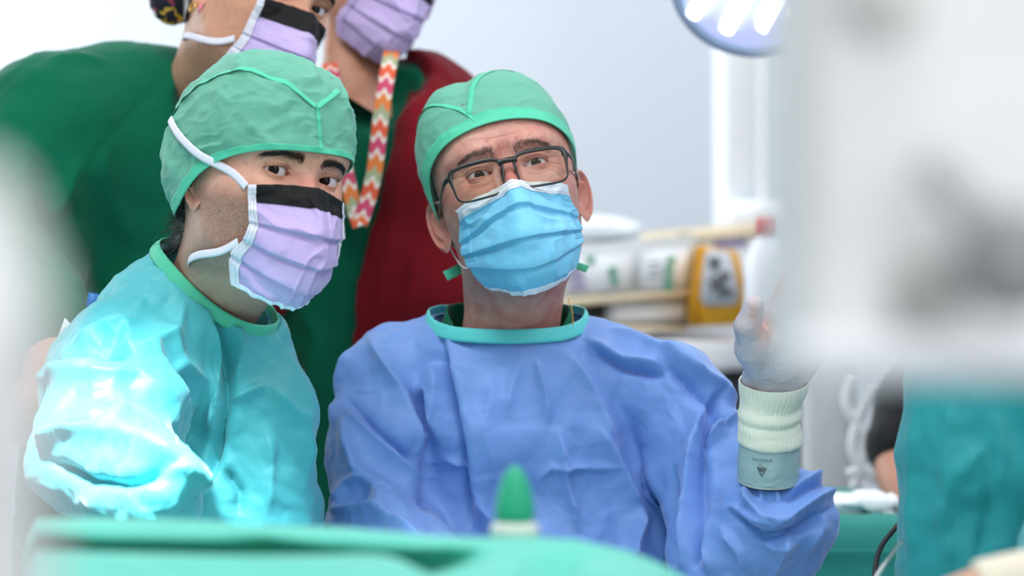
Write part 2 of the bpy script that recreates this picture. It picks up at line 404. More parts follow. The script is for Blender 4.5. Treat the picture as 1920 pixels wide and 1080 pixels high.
M['brow_grey'] = mat_plain('brow_grey', srgb(122, 98, 90), .5)
M['sclera'] = mat_plain('eye_white', srgb(206, 200, 204), .2, .3, Coat_Weight=.2, Coat_Roughness=.02)
M['iris'] = mat_plain('iris_brown', srgb(40, 24, 18), .12, .12, scale=900, var=.2, Coat_Weight=.12, Coat_Roughness=.01)
M['iris_old'] = mat_plain('iris_grey', srgb(62, 52, 46), .12, .12, scale=900, var=.2, Coat_Weight=.12, Coat_Roughness=.01)
M['pupil'] = mat_plain('pupil', srgb(6, 6, 6), .1, .12, Coat_Weight=.12, Coat_Roughness=.01)
def mat_glass(name, tint=(1, 1, 1, 1), refl=.06):
    m = NT(name); tp = m.n('ShaderNodeBsdfTransparent'); tp.inputs[0].default_value = tint
    gl = m.n('ShaderNodeBsdfGlossy', i_Roughness=.02); lw = m.n('ShaderNodeLayerWeight', i_Blend=.15)
    mx = m.n('ShaderNodeMixShader'); m.l(m.math('ADD', m.math('MULTIPLY', lw.outputs['Fresnel'], .3), refl*.5), mx.inputs[0]); m.l(tp.outputs[0], mx.inputs[1]); m.l(gl.outputs[0], mx.inputs[2]); m.l(mx.outputs[0], m.out.inputs[0]); return m.m
M['lens'] = mat_glass('lens_glass', (.96, .96, .92, 1), .02)
# ---------------------------------------------------------------- heads (all sizes in mm in head space: x to the person's left as seen, -y forward, z up, origin between the eyes)
HPHI = np.array([0, 25, 45, 70, 90, 135, 180.])
_R = {0: [0, 45, 75, 89, 95, 97, 92, 94, 97, 96, 92, 92, 84, 62, 46, 43, 42, 60, 100],
      25: [0, 45, 75, 89, 96, 99, 94, 94.5, 95, 92, 88, 84, 74, 56, 46, 44, 44, 64, 108],
      45: [0, 45, 72, 86, 91, 92, 88, 90, 87, 81, 74, 66, 58, 50, 46, 46, 48, 72, 130],
      70: [0, 43, 66, 78, 83, 83, 80, 80, 77, 73, 70, 63, 56, 53, 51, 51, 54, 77, 145],
      90: [0, 42, 63, 74, 78, 78, 76, 74, 72, 69, 66, 62, 58, 57, 57, 58, 62, 80, 150],
      135: [0, 48, 72, 86, 91, 92, 90, 86, 79, 71, 66, 63, 62, 62, 62, 63, 67, 84, 135],
      180: [0, 50, 80, 95, 102, 103, 101, 95, 86, 76, 70, 67, 66, 66, 66, 67, 70, 80, 110]}
_Z = {0: [118, 112, 92, 65, 40, 22, 5, -20, -45, -65, -85, -102, -116, -121, -128, -155, -185, -215, -260],
      25: [118, 112, 92, 65, 40, 22, 5, -20, -42, -62, -82, -99, -112, -119, -128, -153, -183, -212, -256],
      45: [118, 111, 92, 66, 42, 22, 5, -18, -40, -60, -80, -95, -108, -116, -128, -152, -180, -208, -248],
      70: [118, 111, 92, 67, 42, 22, 5, -18, -38, -58, -79, -94, -106, -115, -128, -151, -179, -206, -240],
      90: [118, 110, 92, 68, 42, 22, 5, -18, -38, -58, -78, -92, -104, -115, -128, -150, -178, -205, -235],
      135: [118, 111, 92, 67, 40, 20, 2, -19, -39, -58, -76, -92, -105, -117, -129, -150, -178, -202, -232],
      180: [118, 111, 93, 66, 38, 18, 0, -20, -40, -58, -75, -92, -105, -118, -130, -150, -178, -200, -230]}
_RZ = np.stack([np.array([_R[p] for p in (0, 25, 45, 70, 90, 135, 180)]), np.array([_Z[p] for p in (0, 25, 45, 70, 90, 135, 180)])], -1)   # [phi, k, 2]
def head_rz(phi, k):
    """phi (n,) degrees, k (m,) -> [m, n, 2]"""
    ph = np.abs((np.asarray(phi)+180) % 360-180); xs = np.concatenate([-HPHI[:0:-1], HPHI, 360-HPHI[-2::-1]])
    Y = np.concatenate([_RZ[:0:-1], _RZ, _RZ[-2::-1]]); A = cspl(xs, Y, ph)              # [n, 19, 2]
    return cspl(np.arange(19), np.swapaxes(A, 0, 1), k)
def to_xyz(phi, rz):
    a = np.radians(phi); r = rz[..., 0]; return np.stack([r*np.sin(a), 75-r*np.cos(a), rz[..., 1]], -1)
_kk = np.linspace(.2, 17, 400)
def side_pt(phi, z, off=0.0):
    """point on the bare head at azimuth phi and height z, pushed outward"""
    rz = head_rz(np.array([phi]), _kk)[:, 0]; i = np.argmin(np.abs(rz[:, 1]-z)); r = rz[i, 0]+off; a = math.radians(phi)
    return np.array([r*math.sin(a), 75-r*math.cos(a), z])
def almond(u, hw, up, lo):
    x = np.clip(u/hw, -1, 1); e = np.maximum(1-x*x, 0)
    return up*e**.62*(1-.12*x)+1.0*x, -lo*e**.75*(1+.1*x)+1.0*x
def head_feat(X, p):
    """X [...,3] -> displaced X plus attribute masks"""
    x, y, z = X[..., 0].copy(), X[..., 1].copy(), X[..., 2]; fr = sstep(70, 20, y)
    ax = np.abs(x)
    g = lambda a, s: np.exp(-(a/s)**2/2)
    dy = np.zeros_like(x)
    # nose
    h = np.interp(-z, [-18, -6, 5, 15, 28, 42, 50, 58, 64], [0, 3, 7.5, 14, 22, 29, 24, 9, 0])*p.get('nose', 1.0)
    wd = np.interp(-z, [-18, 0, 10, 25, 42, 55], [9, 7.5, 7.5, 9, 10.5, 12])
    dy -= h*g(x, wd); dy -= 9*g(ax-12.5, 6)*g(z+47, 7)
    dy -= p.get('brow', 3.0)*g(z-19-ax*.06, 6.5)*g(ax-24, 18); dy += 1.5*g(x, 8)*g(z-16, 7)
    dy -= 3.0*g(ax-46, 15)*g(z+22, 13)
    dy += 3.0*g(ax-36, 13)*g(z+62, 18)
    # sockets
    ip = p['ipd']/2
    for s in (-1, 1):
        u = (x-s*ip)*s; w_ = z
        dy += 9.0*np.exp(-(np.abs(u-1)/17)**2.6-(np.abs(w_-1.5)/12.5)**2.4)
    y = y+dy*fr
    for s in (-1, 1):
        u = (x-s*ip)*s; w_ = z; d2 = u*u+w_*w_; R = 13.7
        lid = np.where(d2 < R*R, -np.sqrt(np.maximum(R*R-d2, 0)), 4.0)
        near = (np.sqrt(d2) < 22) & (y < 40)
        y = np.where(near, smin(y, lid, 3.0), y)
        up, lo = almond(u, 14.6, p['up'], p['lo'])
        # upper lid crease and fold
        y = y+near*p.get('crease', 1.3)*np.exp(-((w_-up-2.6)/.85)**2)*sstep(16, 10, np.abs(u))
        y = y-near*p.get('hood', 1.3)*np.exp(-((w_-up-5.2)/1.9)**2)*sstep(17, 8, np.abs(u-2))
        y = y+near*.5*np.exp(-((w_-lo+3.2+.02*u*u)/.9)**2)*sstep(15, 8, np.abs(u))
        if p.get('age', 0):
            y = y-p['age']*1.6*np.exp(-((w_+9.5-.012*u*u)/3.4)**2)*sstep(17, 9, np.abs(u))*(y < 40)
            y = y+p['age']*1.5*np.exp(-((w_+14.5-.02*u*u)/1.1)**2)*sstep(17, 9, np.abs(u))*(y < 40)
            y = y+p['age']*.8*np.exp(-((w_+9-.016*u*u+.1*u)/.6)**2)*sstep(15, 9, np.abs(u))*(y < 40)
            for q in (-7, -2, 4, 9):
                sl = np.exp(-((w_-q*.9-(u-16)*q*.055)/.6)**2)*sstep(15, 18, u)*sstep(34, 24, u); y = y+p['age']*.9*sl*(y < 60)
        e = np.minimum(up-w_, w_-lo); op = sstep(-.1, .55, e)*(np.abs(u) < 14.6)*(y < 30)
        back = -np.sqrt(np.maximum(144-d2, 9))+3.5
        y = y*(1-op)+back*op
        dy2 = 2.2*g(u+14.5, 3.2)*g(w_+1.0, 2.5); y = y+dy2*(y < 30)
    if p.get('age', 0):
        for q in (34, 43, 52):
            y = y+p['age']*.9*np.exp(-((z-q+3*np.cos(x/14)+.0009*x*x)/.9)**2)*sstep(52, 25, ax)*fr
        for s in (-1, 1):
            y = y+p['age']*1.2*np.exp(-((x-s*4.5-s*(z-15)*.1)/1.0)**2)*g(z-19, 8)*fr
            y = y+p['age']*1.6*np.exp(-((ax-17-(-z-22)*.42)/2.0)**2)*sstep(-18, -30, z)*sstep(-75, -55, z)*fr*.5
    Xn = np.stack([x, y, z], -1)
    red = .6*g(x, 11)*sstep(8, -8, z)*sstep(-75, -55, z)*(y < 40)+.35*g(ax-46, 14)*g(z+24, 14)*(y < 60)
    for s in (-1, 1):
        u = (x-s*ip)*s; up, lo = almond(u, 14.6, p['up'], p['lo']); red = red+.5*np.exp(-(np.maximum(0, -np.minimum(up-z, z-lo))/1.6)**2)*(np.abs(u) < 16)*(y < 30)
    return Xn, np.clip(red, 0, 1)
def bendw(X):
    z0 = -92+68*sstep(5, 125, X[..., 1]); t = np.clip((z0-X[..., 2])/(z0+215), 0, 1.3); return np.where(t > .25, t-.125, t*t*2)
def bend(X, p):
    wv = bendw(X); return X+wv[..., None]*np.asarray(p.get('neck', (0, 0, 0)), float)
def ear_grid(side, p, n=44, m=22):
    th = np.arange(n)*2*PI/n; rh = np.linspace(0.02, 1, m)[:, None]
    A = 17.5*rh*np.cos(th)*(1-.18*(np.sin(th) < 0)*-np.sin(th)); B = 31*rh*np.sign(np.sin(th))*np.abs(np.sin(th))**.8; rr = rh+0*th
    bk = sstep(-.55, .25, np.cos(th))*1.0+.9*sstep(.3, .8, np.sin(th)); bk = np.clip(bk, 0, 1)*sstep(-.97, -.6, np.sin(th))
    h = 5.5*np.exp(-((rr-.86)/.11)**2)*bk; h = h+4.2*np.exp(-((rr-.52)/.13)**2)*sstep(-.4, .4, np.cos(th))*sstep(-.8, -.3, np.sin(th))
    h = h-7*np.exp(-((A+4)**2+(B+5)**2)/95); h = h+5*np.exp(-((A+13)**2/14+(B+6)**2/40)); h = h+2.5*np.exp(-((A+3)**2+(B+26)**2)/70)
    h = h-2.5*np.exp(-((rr-.70)/.08)**2)*bk
    h = h*p.get('earh', 1)
    fl = math.radians(p.get('flare', 30)); t = math.radians(-12)
    a = np.array([math.sin(fl)*side, math.cos(fl), 0]); b0 = np.array([0, 0, 1.]); nn = np.array([math.cos(fl)*side, -math.sin(fl), 0])
    a2 = a*math.cos(t)+b0*math.sin(t); b2 = -a*math.sin(t)+b0*math.cos(t); sc = p.get('ear', 1.0)
    c = np.array([side*(71+17.5*math.sin(fl)), 68+17.5*math.cos(fl), -18.])
    G = c+sc*(A[..., None]*a2+B[..., None]*b2+h[..., None]*nn)
    edge = np.sqrt(np.maximum(1-rr**2, 0)); Bk = c+sc*(A[..., None]*a2*.97+B[..., None]*b2*.97+(np.minimum(h, 3)-1.0-2.8*edge)[..., None]*nn)
    Bk[-1] = G[-1]
    return G, Bk
def strands(roots, dirs, ln, rad, curl=0, nseg=4, seed=1, ns=3):
    rs = np.random.RandomState(seed); parts = []
    for r, d in zip(roots, dirs):
        d = nrm(d); L = ln*(.6+.8*rs.rand()); t = np.linspace(0, 1, nseg)[:, None]; pts = r+d*L*t
        if curl is not None and np.ndim(curl) == 1: pts = pts+np.asarray(curl)*L*t*t
        parts.append(tube(pts, rad*(1-.75*t[:, 0]), ns, False))
    return join(parts)
def eyeball(c, gaze, sc, name, parent, iris, tf):
    R = 12.0; th = np.concatenate([np.linspace(0, .18, 5), np.linspace(.2, .5, 8), np.linspace(.53, PI-.01, 26)]); n = 36; ph = np.arange(n)*2*PI/n
    rr = R+.9*np.exp(-(th/.42)**4)
    g = nrm(gaze); a = nrm(np.cross(g, [0, 0, 1])); b = np.cross(a, g)
    G = np.array(c)+(rr*np.cos(th))[:, None, None]*g+(rr*np.sin(th))[:, None, None]*(np.cos(ph)[None, :, None]*a+np.sin(ph)[None, :, None]*b)
    V = tf(G.reshape(-1, 3)); F = gridF(n, len(th), True); row = np.arange(len(F))//n
    t2 = th[row]; fm = np.where(t2 < .19, 2, np.where(t2 < .49, 1, 0))
    return mesh_obj(name, V, F, parent=parent, mats=[M['sclera'], iris, M['pupil']], fmat=fm)

class Head:
    def __init__(s, name, px, py, D, yaw, pitch, roll, sc, p, skin, label, cat='person', hide_face=False):
        s.p = p; s.R = roty(-roll) @ rotz(yaw) @ rotx(-pitch); s.o = P(px, py, D); s.s = sc*.001
        s.e = bpy.data.objects.new(name, None); C.objects.link(s.e); s.e['label'] = label; s.e['category'] = cat
        
        if 'neck_to' in p:      # the neck leaves the head and meets the collar
            q = s.inv(p['neck_to'])/[p.get('xs', 1), 1, 1]; wv = float(bendw(np.array([0, 90, q[2]]))); p['neck'] = (q[0]/wv, (q[1]-90)/wv, 0); print('neck', name, q, wv)
        s.build(skin)
    def tf(s, X): return ((np.asarray(X)*[s.p.get('xs', 1), 1, 1]) @ s.R.T)*s.s+s.o
    def inv(s, W): return ((np.asarray(W)-s.o) @ s.R)/s.s
    def ysurf(s, x, z):
        q = np.stack([np.ravel(x), np.ravel(z)], -1); o = np.empty(len(q))
        for i in range(0, len(q), 500):
            d = ((q[i:i+500, None, 0]-s.fp[None, :, 0])**2+(q[i:i+500, None, 1]-s.fp[None, :, 2])**2); k = np.argpartition(d, 4, 1)[:, :4]
            w_ = 1/(np.take_along_axis(d, k, 1)+.01); o[i:i+500] = (w_*s.fp[k, 1]).sum(1)/w_.sum(1)
        return o.reshape(np.shape(x))
    def build(s, skin):
        p = s.p; f = np.linspace(-1, 1, 300); phi = np.concatenate([np.linspace(-46, 46, 310), np.linspace(49, 311, 84)])
        k = np.concatenate([np.linspace(0.02, 4.2, 60)[:-1], np.linspace(4.2, 7.2, 120), np.linspace(7.25, p.get('kend', 16.9), 110)])
        X = to_xyz(phi, head_rz(phi, k)); X, red = head_feat(X, p)
        x, y, z = X[..., 0], X[..., 1], X[..., 2]
        n1 = fbm(X/14., 5, 2); cheek = sstep(-18, -38, z+3*n1)*sstep(-116, -100, z)
        beard = cheek*sstep(95, 55, y)*p.get('beard', 0)
        X = bend(X, p)
        X = X+.25*fbm(X/9., 3, 3)[..., None]*nrm(X-[0, 75, 0])
        s.X = X; V = X.reshape(-1, 3); nu = len(phi)
        parts = [(V, gridF(nu, len(k), True))]
        at = {'red': [red.ravel()], 'beard': [beard.ravel()]}
        V, F = parts[0]; F = [F]
        top = len(V); V = np.concatenate([V, [[0, 75, 118.2]]]); i = np.arange(nu); F.append(np.stack([(i+1) % nu, i, np.full(nu, top)], -1)[:, ::-1])
        at['red'].append([0]); at['beard'].append([0]); n = len(V)
        for sd in (-1, 1):
            G, B = ear_grid(sd, p); m_, n_ = G.shape[:2]
            for Q in (G, B):
                q = bend(Q, p).reshape(-1, 3); V = np.concatenate([V, q]); F.append(gridF(n_, m_, True, n)); n += len(q)
                rd = .35+.5*np.exp(-((q[:, 2]+0)/30)**2)*.6; at['red'].append(rd*p.get('earred', .7)); at['beard'].append(np.zeros(len(q)))
        s.skin = mesh_obj('body', s.tf(V), F, M[skin], s.e, attrs={k_: np.concatenate(v) for k_, v in at.items()})
        m = (X[..., 1] < 75) & (z > -170); gx = np.clip(((X[..., 0][m]+100)).astype(int), 0, 199); gz = np.clip((z[m]+180).astype(int), 0, 299)
        s.ym = np.full((300, 200), 200.); np.minimum.at(s.ym, (gz, gx), X[..., 1][m])
        for _ in range(3):
            q = s.ym.copy()
            for a, b in ((1, 0), (-1, 0), (0, 1), (0, -1)): r = np.roll(s.ym, (a, b), (0, 1)); q = np.where((s.ym > 150), np.minimum(q, r), q)
            s.ym = q
        fv = (np.abs(x) < 70) & (y < 45) & (z > -20) & (z < 60); s.fp = X[fv]
        up = np.array(p.get('gazew', (0, -1, .05))) @ s.R
        for sd in (-1, 1):
            eyeball((sd*p['ipd']/2, 0, 0), np.array(up)+np.array([0, 0, 0]), 1, 'eyeball', s.e, M[p.get('iris', 'iris')], s.tf)
        # brows and lashes
        rs = np.random.RandomState(3); nb = p.get('nbrow', 340); t = np.concatenate([rs.rand(nb), rs.rand(nb)]); sdv = np.repeat([-1, 1], nb)
        bx = 10.5+t*39; bz = p.get('browz', 16.5)+p.get('arch', 5)*np.sin(np.minimum(1, t*1.2)*PI*.62)-t*3+rs.randn(2*nb)*1.7*(1.05-.75*t)*p.get('browt', 1)
        L = p.get('browl', 7.5)*(.5+.6*rs.rand(2*nb)); ang = np.radians(62-95*t+rs.randn(2*nb)*9); tt = np.linspace(0, 1, 5)
        Xb = bx[:, None]+L[:, None]*tt*np.cos(ang)[:, None]; Zb = bz[:, None]+L[:, None]*(tt*np.sin(ang)[:, None]-.12*tt**2)
        Yb = s.ysurf(sdv[:, None]*Xb, Zb)-.15-1.5*tt*(1-tt)*1.4-.25*tt
        parts = [tube(np.stack([sdv[i]*Xb[i], Yb[i], Zb[i]], -1), .15*(1-.7*tt), 3, False) for i in range(2*nb)]
        for q in (parts[:nb], parts[nb:]): V1, F1 = join(q); mesh_obj('eyebrow', s.tf(V1), F1, M[p.get('browm', 'brow_dark')], s.e)
        for sd in (-1, 1):
            rt = []; dr = []
            for u in np.linspace(-11, 14, 46):
                up_, lo_ = almond(np.array(u), 14.6, p['up'], p['lo']); w_ = float(up_); yy = -math.sqrt(max(13.5**2-u*u-w_*w_, 4))
                rt.append([sd*p['ipd']/2+sd*u, yy, w_]); dr.append([sd*(.05*u), -1, .35+rs.randn()*.08])
            V1, F1 = strands(rt, dr, p.get('lash', 5.0), .16, curl=(0, 0, .35), seed=6)
            mesh_obj('eyelashes', s.tf(V1), F1, M['brow_dark'], s.e)

# ---- masks
def mask_surf(q, nu=131, nv=230, H=None):
    """q: dict of control rows: list of (centre(y,z), side(x,y,z), p) for v keys"""
    v = np.linspace(0, 1, nv); u = np.linspace(-1, 1, nu)
    K = np.array([[r[0][0], r[0][1], r[1][0], r[1][1], r[1][2], r[2]] for r in q['rows']]); kv = np.array(q['v'])
    A = cspl(kv, K, v)[:, None]; au = np.abs(u)
    X = A[..., 2]*u+q.get('xo', 0); aa = np.sqrt(au**2+.004)-.063
    Y = A[..., 0]+(A[..., 3]-A[..., 0])*aa**A[..., 5]; Z = A[..., 1]+(A[..., 4]-A[..., 1])*au**q.get('zp', 2.0)
    G = np.stack([X, Y, Z], -1); N = -gnormals(G)
    if N[nv//2, nu//2, 1] > 0: N = -N
    U, Vv = np.meshgrid(u, v)
    if H is not None:      # lie on the face, never inside it
        Y = G[..., 1]; ix = np.clip((G[..., 0]+100).astype(int), 0, 199); iz = np.clip((G[..., 2]+180).astype(int), 0, 299)
        d = Y-(H.ym[iz, ix]-q.get('clear', 2.2)); d = np.maximum(d, 0)
        for _ in range(24):
            e = np.pad(d, 1, mode='edge'); sm_ = (e[:-2, 1:-1]+e[2:, 1:-1]+e[1:-1, :-2]+e[1:-1, 2:]+d)/5; d = np.maximum(sm_, np.minimum(d, sm_+.35))
        G[..., 1] -= d; N = -gnormals(G)
    # pleats: each panel laps over the one below, tapering to the sides
    off = np.zeros_like(U)
    for (v0, amp, curve, lap) in q['pleats']:
        vc = v0+curve*(1-np.abs(U)**1.6)
        d = Vv-vc; off += amp*np.where(d < 0, np.exp(-(d/lap)**2*1.2), np.exp(-(d/.0075)**2))*(.45+.55*sstep(1.0, .6, np.abs(U)))
        off -= amp*.35*np.exp(-((d-.03)/.02)**2)
    ns = np.stack([U*2.2, Vv*3.2, 0*U], -1)
    off += q.get('wr', 1.2)*(ridged(ns*1.3, q.get('seed', 1))-.5)*sstep(0, .15, Vv)+.5*fbm(ns*4, 9, 2)
    off += q.get('edge', 0)*0
    G = G+N*off[..., None]
    return G, N
def band(G, N, u0, u1, v0, v1, off, th=.6, extra=None):
    """strip of the mask grid between fractions"""
    nv, nu = G.shape[:2]; I0, I1 = int(u0*(nu-1)), int(round(u1*(nu-1))); J0, J1 = int(v0*(nv-1)), int(round(v1*(nv-1)))
    Q = G[J0:J1+1, I0:I1+1]+N[J0:J1+1, I0:I1+1]*off
    return sheet(Q[::-1], th)
def edge_tape(pts, N, w_, off, th=.8, n=80):
    K = np.asarray(pts)+np.asarray(N)*off; return tape(K, N, w_, th, n)
def dashes(G, N, path, off, length=1.6, r=.28, every=3.2):
    """small weld marks along a path given in (u,v) fractions"""
    nv, nu = G.shape[:2]; path = np.asarray(path, float); d = []
    t = np.linspace(0, 1, 400); L = np.linspace(0, len(path)-1, 400); U = np.interp(L, np.arange(len(path)), path[:, 0]); Vv = np.interp(L, np.arange(len(path)), path[:, 1])
    I = np.clip(U*(nu-1), 0, nu-1.001); J = np.clip(Vv*(nv-1), 0, nv-1.001); i = I.astype(int); j = J.astype(int); a = (I-i)[:, None]; b = (J-j)[:, None]
    bi = lambda A: (A[j, i]*(1-a)+A[j, i+1]*a)*(1-b)+(A[j+1, i]*(1-a)+A[j+1, i+1]*a)*b
    Pp = bi(G)+bi(N)*off; s_ = np.concatenate([[0], np.cumsum(np.linalg.norm(np.diff(Pp, axis=0), axis=1))]); parts = []
    for c in np.arange(every/2, s_[-1], every):
        q = np.stack([np.interp([c-length/2, c, c+length/2], s_, Pp[:, k]) for k in range(3)], -1); parts.append(tube(q, r, 4, False))
    return join(parts)
def merge(*ps): return join([(v, f) for v, f in ps])

# ---- caps
def cap_surf(p, nu=200, nv=110):
    """p: brim heights by azimuth, offset, bumps"""
    phi = np.arange(nu)*360/nu-180; ph = phi; kk = np.linspace(0.02, 14, 300); RZ = head_rz(phi, kk)
    bz = cspl(p['bphi'], np.array(p['bz'], float), phi); kb = np.array([np.interp(-bz[i], -RZ[:, i, 1], kk) for i in range(nu)])
    s_ = np.linspace(0, 1, nv); s_ = s_**.85; KI = s_[:, None]*kb[None]; i = np.clip(np.interp(KI, kk, np.arange(300)), 0, 298.99); j = i.astype(int); f = (i-j)[..., None]
    cols = np.arange(nu)[None]; rz = RZ[j, cols]*(1-f)+RZ[j+1, cols]*f
    X = to_xyz(phi, rz); D = X-np.array([0, 80, 5.]); D[..., 2] *= 1.25; D = nrm(D)
    Sg = np.broadcast_to(s_[:, None], (nv, nu)); Pg = np.broadcast_to(phi[None], (nv, nu))
    off = p['o0']+(p['o1']-p['o0'])*sstep(1.0, .45, Sg)
    for (f0, s0, sf, ss, a) in p.get('bumps', []):
        dphi = (Pg-f0+180) % 360-180; off = off+a*np.exp(-(dphi/sf)**2/2-((Sg-s0)/ss)**2/2)
    X = X+D*off[..., None]
    ns = X/np.array([34., 34., 26.]); sd = p.get('seed', 1)
    off2 = p.get('wr', 2.)*(ridged(ns, sd)-.5)*sstep(1.0, .8, Sg)+p.get('wr', 2.)*.45*(ridged(ns*2.3, sd+3)-.5)*sstep(1, .85, Sg)
    # gathers running up from the brim
    off2 = off2+p.get('gath', .8)*np.cos(np.radians(Pg)*p.get('gn', 26)+3*vnoise(ns, 8))*sstep(.55, .9, Sg)*sstep(1.0, .93, Sg)*(.5+.5*vnoise(ns*1.5, 4))
    for sp in p.get('seamdip', []):   # seams pull the cloth inward
        pass
    X = X+D*off2[..., None]
    return X, D, phi
def surf_path(G, N, cols, rows):
    nv, nu = G.shape[:2]; I = np.asarray(cols, float) % nu; J = np.clip(np.asarray(rows, float), 0, nv-1.001); i = I.astype(int); j = J.astype(int); a = (I-i)[:, None]; b = (J-j)[:, None]; i2 = (i+1) % nu
    f = lambda A: (A[j, i % nu]*(1-a)+A[j, i2]*a)*(1-b)+(A[j+1, i % nu]*(1-a)+A[j+1, i2]*a)*b
    return f(G), nrm(f(N))
def cap_strip(G, N, keys, wd, off=.5, n=60, th=.3):
    """keys: (phi deg, s fraction of rows)"""
    nv, nu = G.shape[:2]; K = np.asarray(keys, float); d = np.arange(len(K)); t = np.linspace(0, len(K)-1, n)
    Q = cspl(d, K, t) if len(K) > 2 else np.stack([np.interp(t, d, K[:, 0]), np.interp(t, d, K[:, 1])], -1)
    Pp, Nn = surf_path(G, N, (Q[:, 0]+180)*nu/360, Q[:, 1]*(nv-1)); return tape(Pp+Nn*off, Nn, wd, th, n)[:2]
# ================================================================ older surgeon
old = Head('person', 951, 321, 2.50, 3.5, 15, 12.5, 1.0,
    dict(xs=.95, ipd=63, up=3.3, lo=3.5, crease=1.2, hood=2.8, age=.8, gazew=(.07, -1, .10), iris='iris_old', browm='brow_grey', nbrow=260, browl=5.5, arch=5, browt=1.5, browz=15.5,
         beard=.32, neck_to=P(957, 612, 2.60), kend=16.7, earh=1.0, ear=1.02, flare=34, lash=3.0, brow=4.0, nose=1.05), 'skin_old',
    'person in blue surgical gown and black glasses raising a gloved hand')
H = old
def add_mask(H, q, body, bandm, edge, name='face_mask', stitch='stitch', bandh=.17, side='tape_white', bot='mask_white', ssurf=False):
    G, N = mask_surf(q, H=H); q['G'], q['N'] = G, N
    V, F = sheet(G[::-1], .7); mk = mesh_obj(name, H.tf(V), F, M[body], H.e)
    def pt(o, m, V, F): return mesh_obj(o, H.tf(V), F, M[m], mk)
    V, F = band(G, N, 0, 1, 0, bandh, .9); pt('nose_band', bandm, V, F)
    nv, nu = G.shape[:2]
    L, F = merge(dashes(G, N, [(.02, bandh*.3), (.98, bandh*.3)], 1.75, 1.5, .16, 2.4), dashes(G, N, [(.02, bandh*.8), (.98, bandh*.8)], 1.75, 1.5, .16, 2.4),
                 dashes(G, N, [(.02, bandh*.9), (.98, bandh*.9)], 1.75, 1.5, .16, 2.4)); pt('weld_line', stitch, L, F)
    parts = []; st = []
    w_ = q.get('sidew', .055)
    for k, (a, b) in enumerate(((0, w_), (1-w_, 1))):
        if ssurf: V, F = band(G, N, *((0, .085) if k == 0 else (.915, 1)), bandh*.6, .66, .5, .6)
        else: V, F = band(G, N, a, b, 0, 1, 1.2)
        pt('side_binding', side, V, F)
        us = (.02, .045, .07) if ssurf else (w_*.25, w_*.65)
        V, F = merge(*[dashes(G, N, [(u_ if k == 0 else 1-u_, .16 if ssurf else .03), (u_ if k == 0 else 1-u_, .64 if ssurf else .97)], 1.2 if ssurf else 2.0, 1.3, .22, 2.3) for u_ in us]); pt('side_weld', 'stitch_blue' if ssurf else 'stitch', V, F)
    V, F = band(G, N, 0, 1, .965, 1, .8); pt('bottom_edge', bot, V, F)
    return mk, G, N
mk, G, N = add_mask(H, dict(v=[0, .2, .45, .7, .88, 1], rows=[((-37, -24), (61, 18, -28), .95), ((-56, -44), (63, 23, -43), 1.05), ((-63, -76), (67, 28, -66), 1.35),
        ((-56, -106), (64, 28, -84), 1.7), ((-40, -130), (57, 26, -104), 1.9), ((-22, -141), (48, 24, -112), 2.0)],
        pleats=[(.36, 4.0, -.06, .15), (.55, 4.4, .03, .15), (.72, 3.6, .08, .13)], wr=3.2, seed=11, xo=-1.2), 'mask_blue', 'mask_white', 'mask_white', stitch='stitch', bandh=.15, side='mask_blue', ssurf=True)
# ear loops
def earloop(H, mk, sd, a, b, r=.9, nm='ear_loop', mid=None):
    p0 = np.array(a); p3 = np.array(b); e = mid or [(sd*80, 70, 5), (sd*84, 86, 6), (sd*82, 97, -10), (sd*76, 97, -36), (sd*72, 84, -56)]
    V, F = tube(curve_pts([p0]+[np.array(x_) for x_ in e]+[p3], 60), r, 8); return mesh_obj(nm, H.tf(V), F, M['elastic'], mk)
nv, nu = G.shape[:2]
for sd, c in ((-1, 1), (1, nu-2)):
    earloop(H, mk, sd, G[int(nv*.06), c]+[0, 0, 0], G[int(nv*.72), c]+[0, 2, 0])
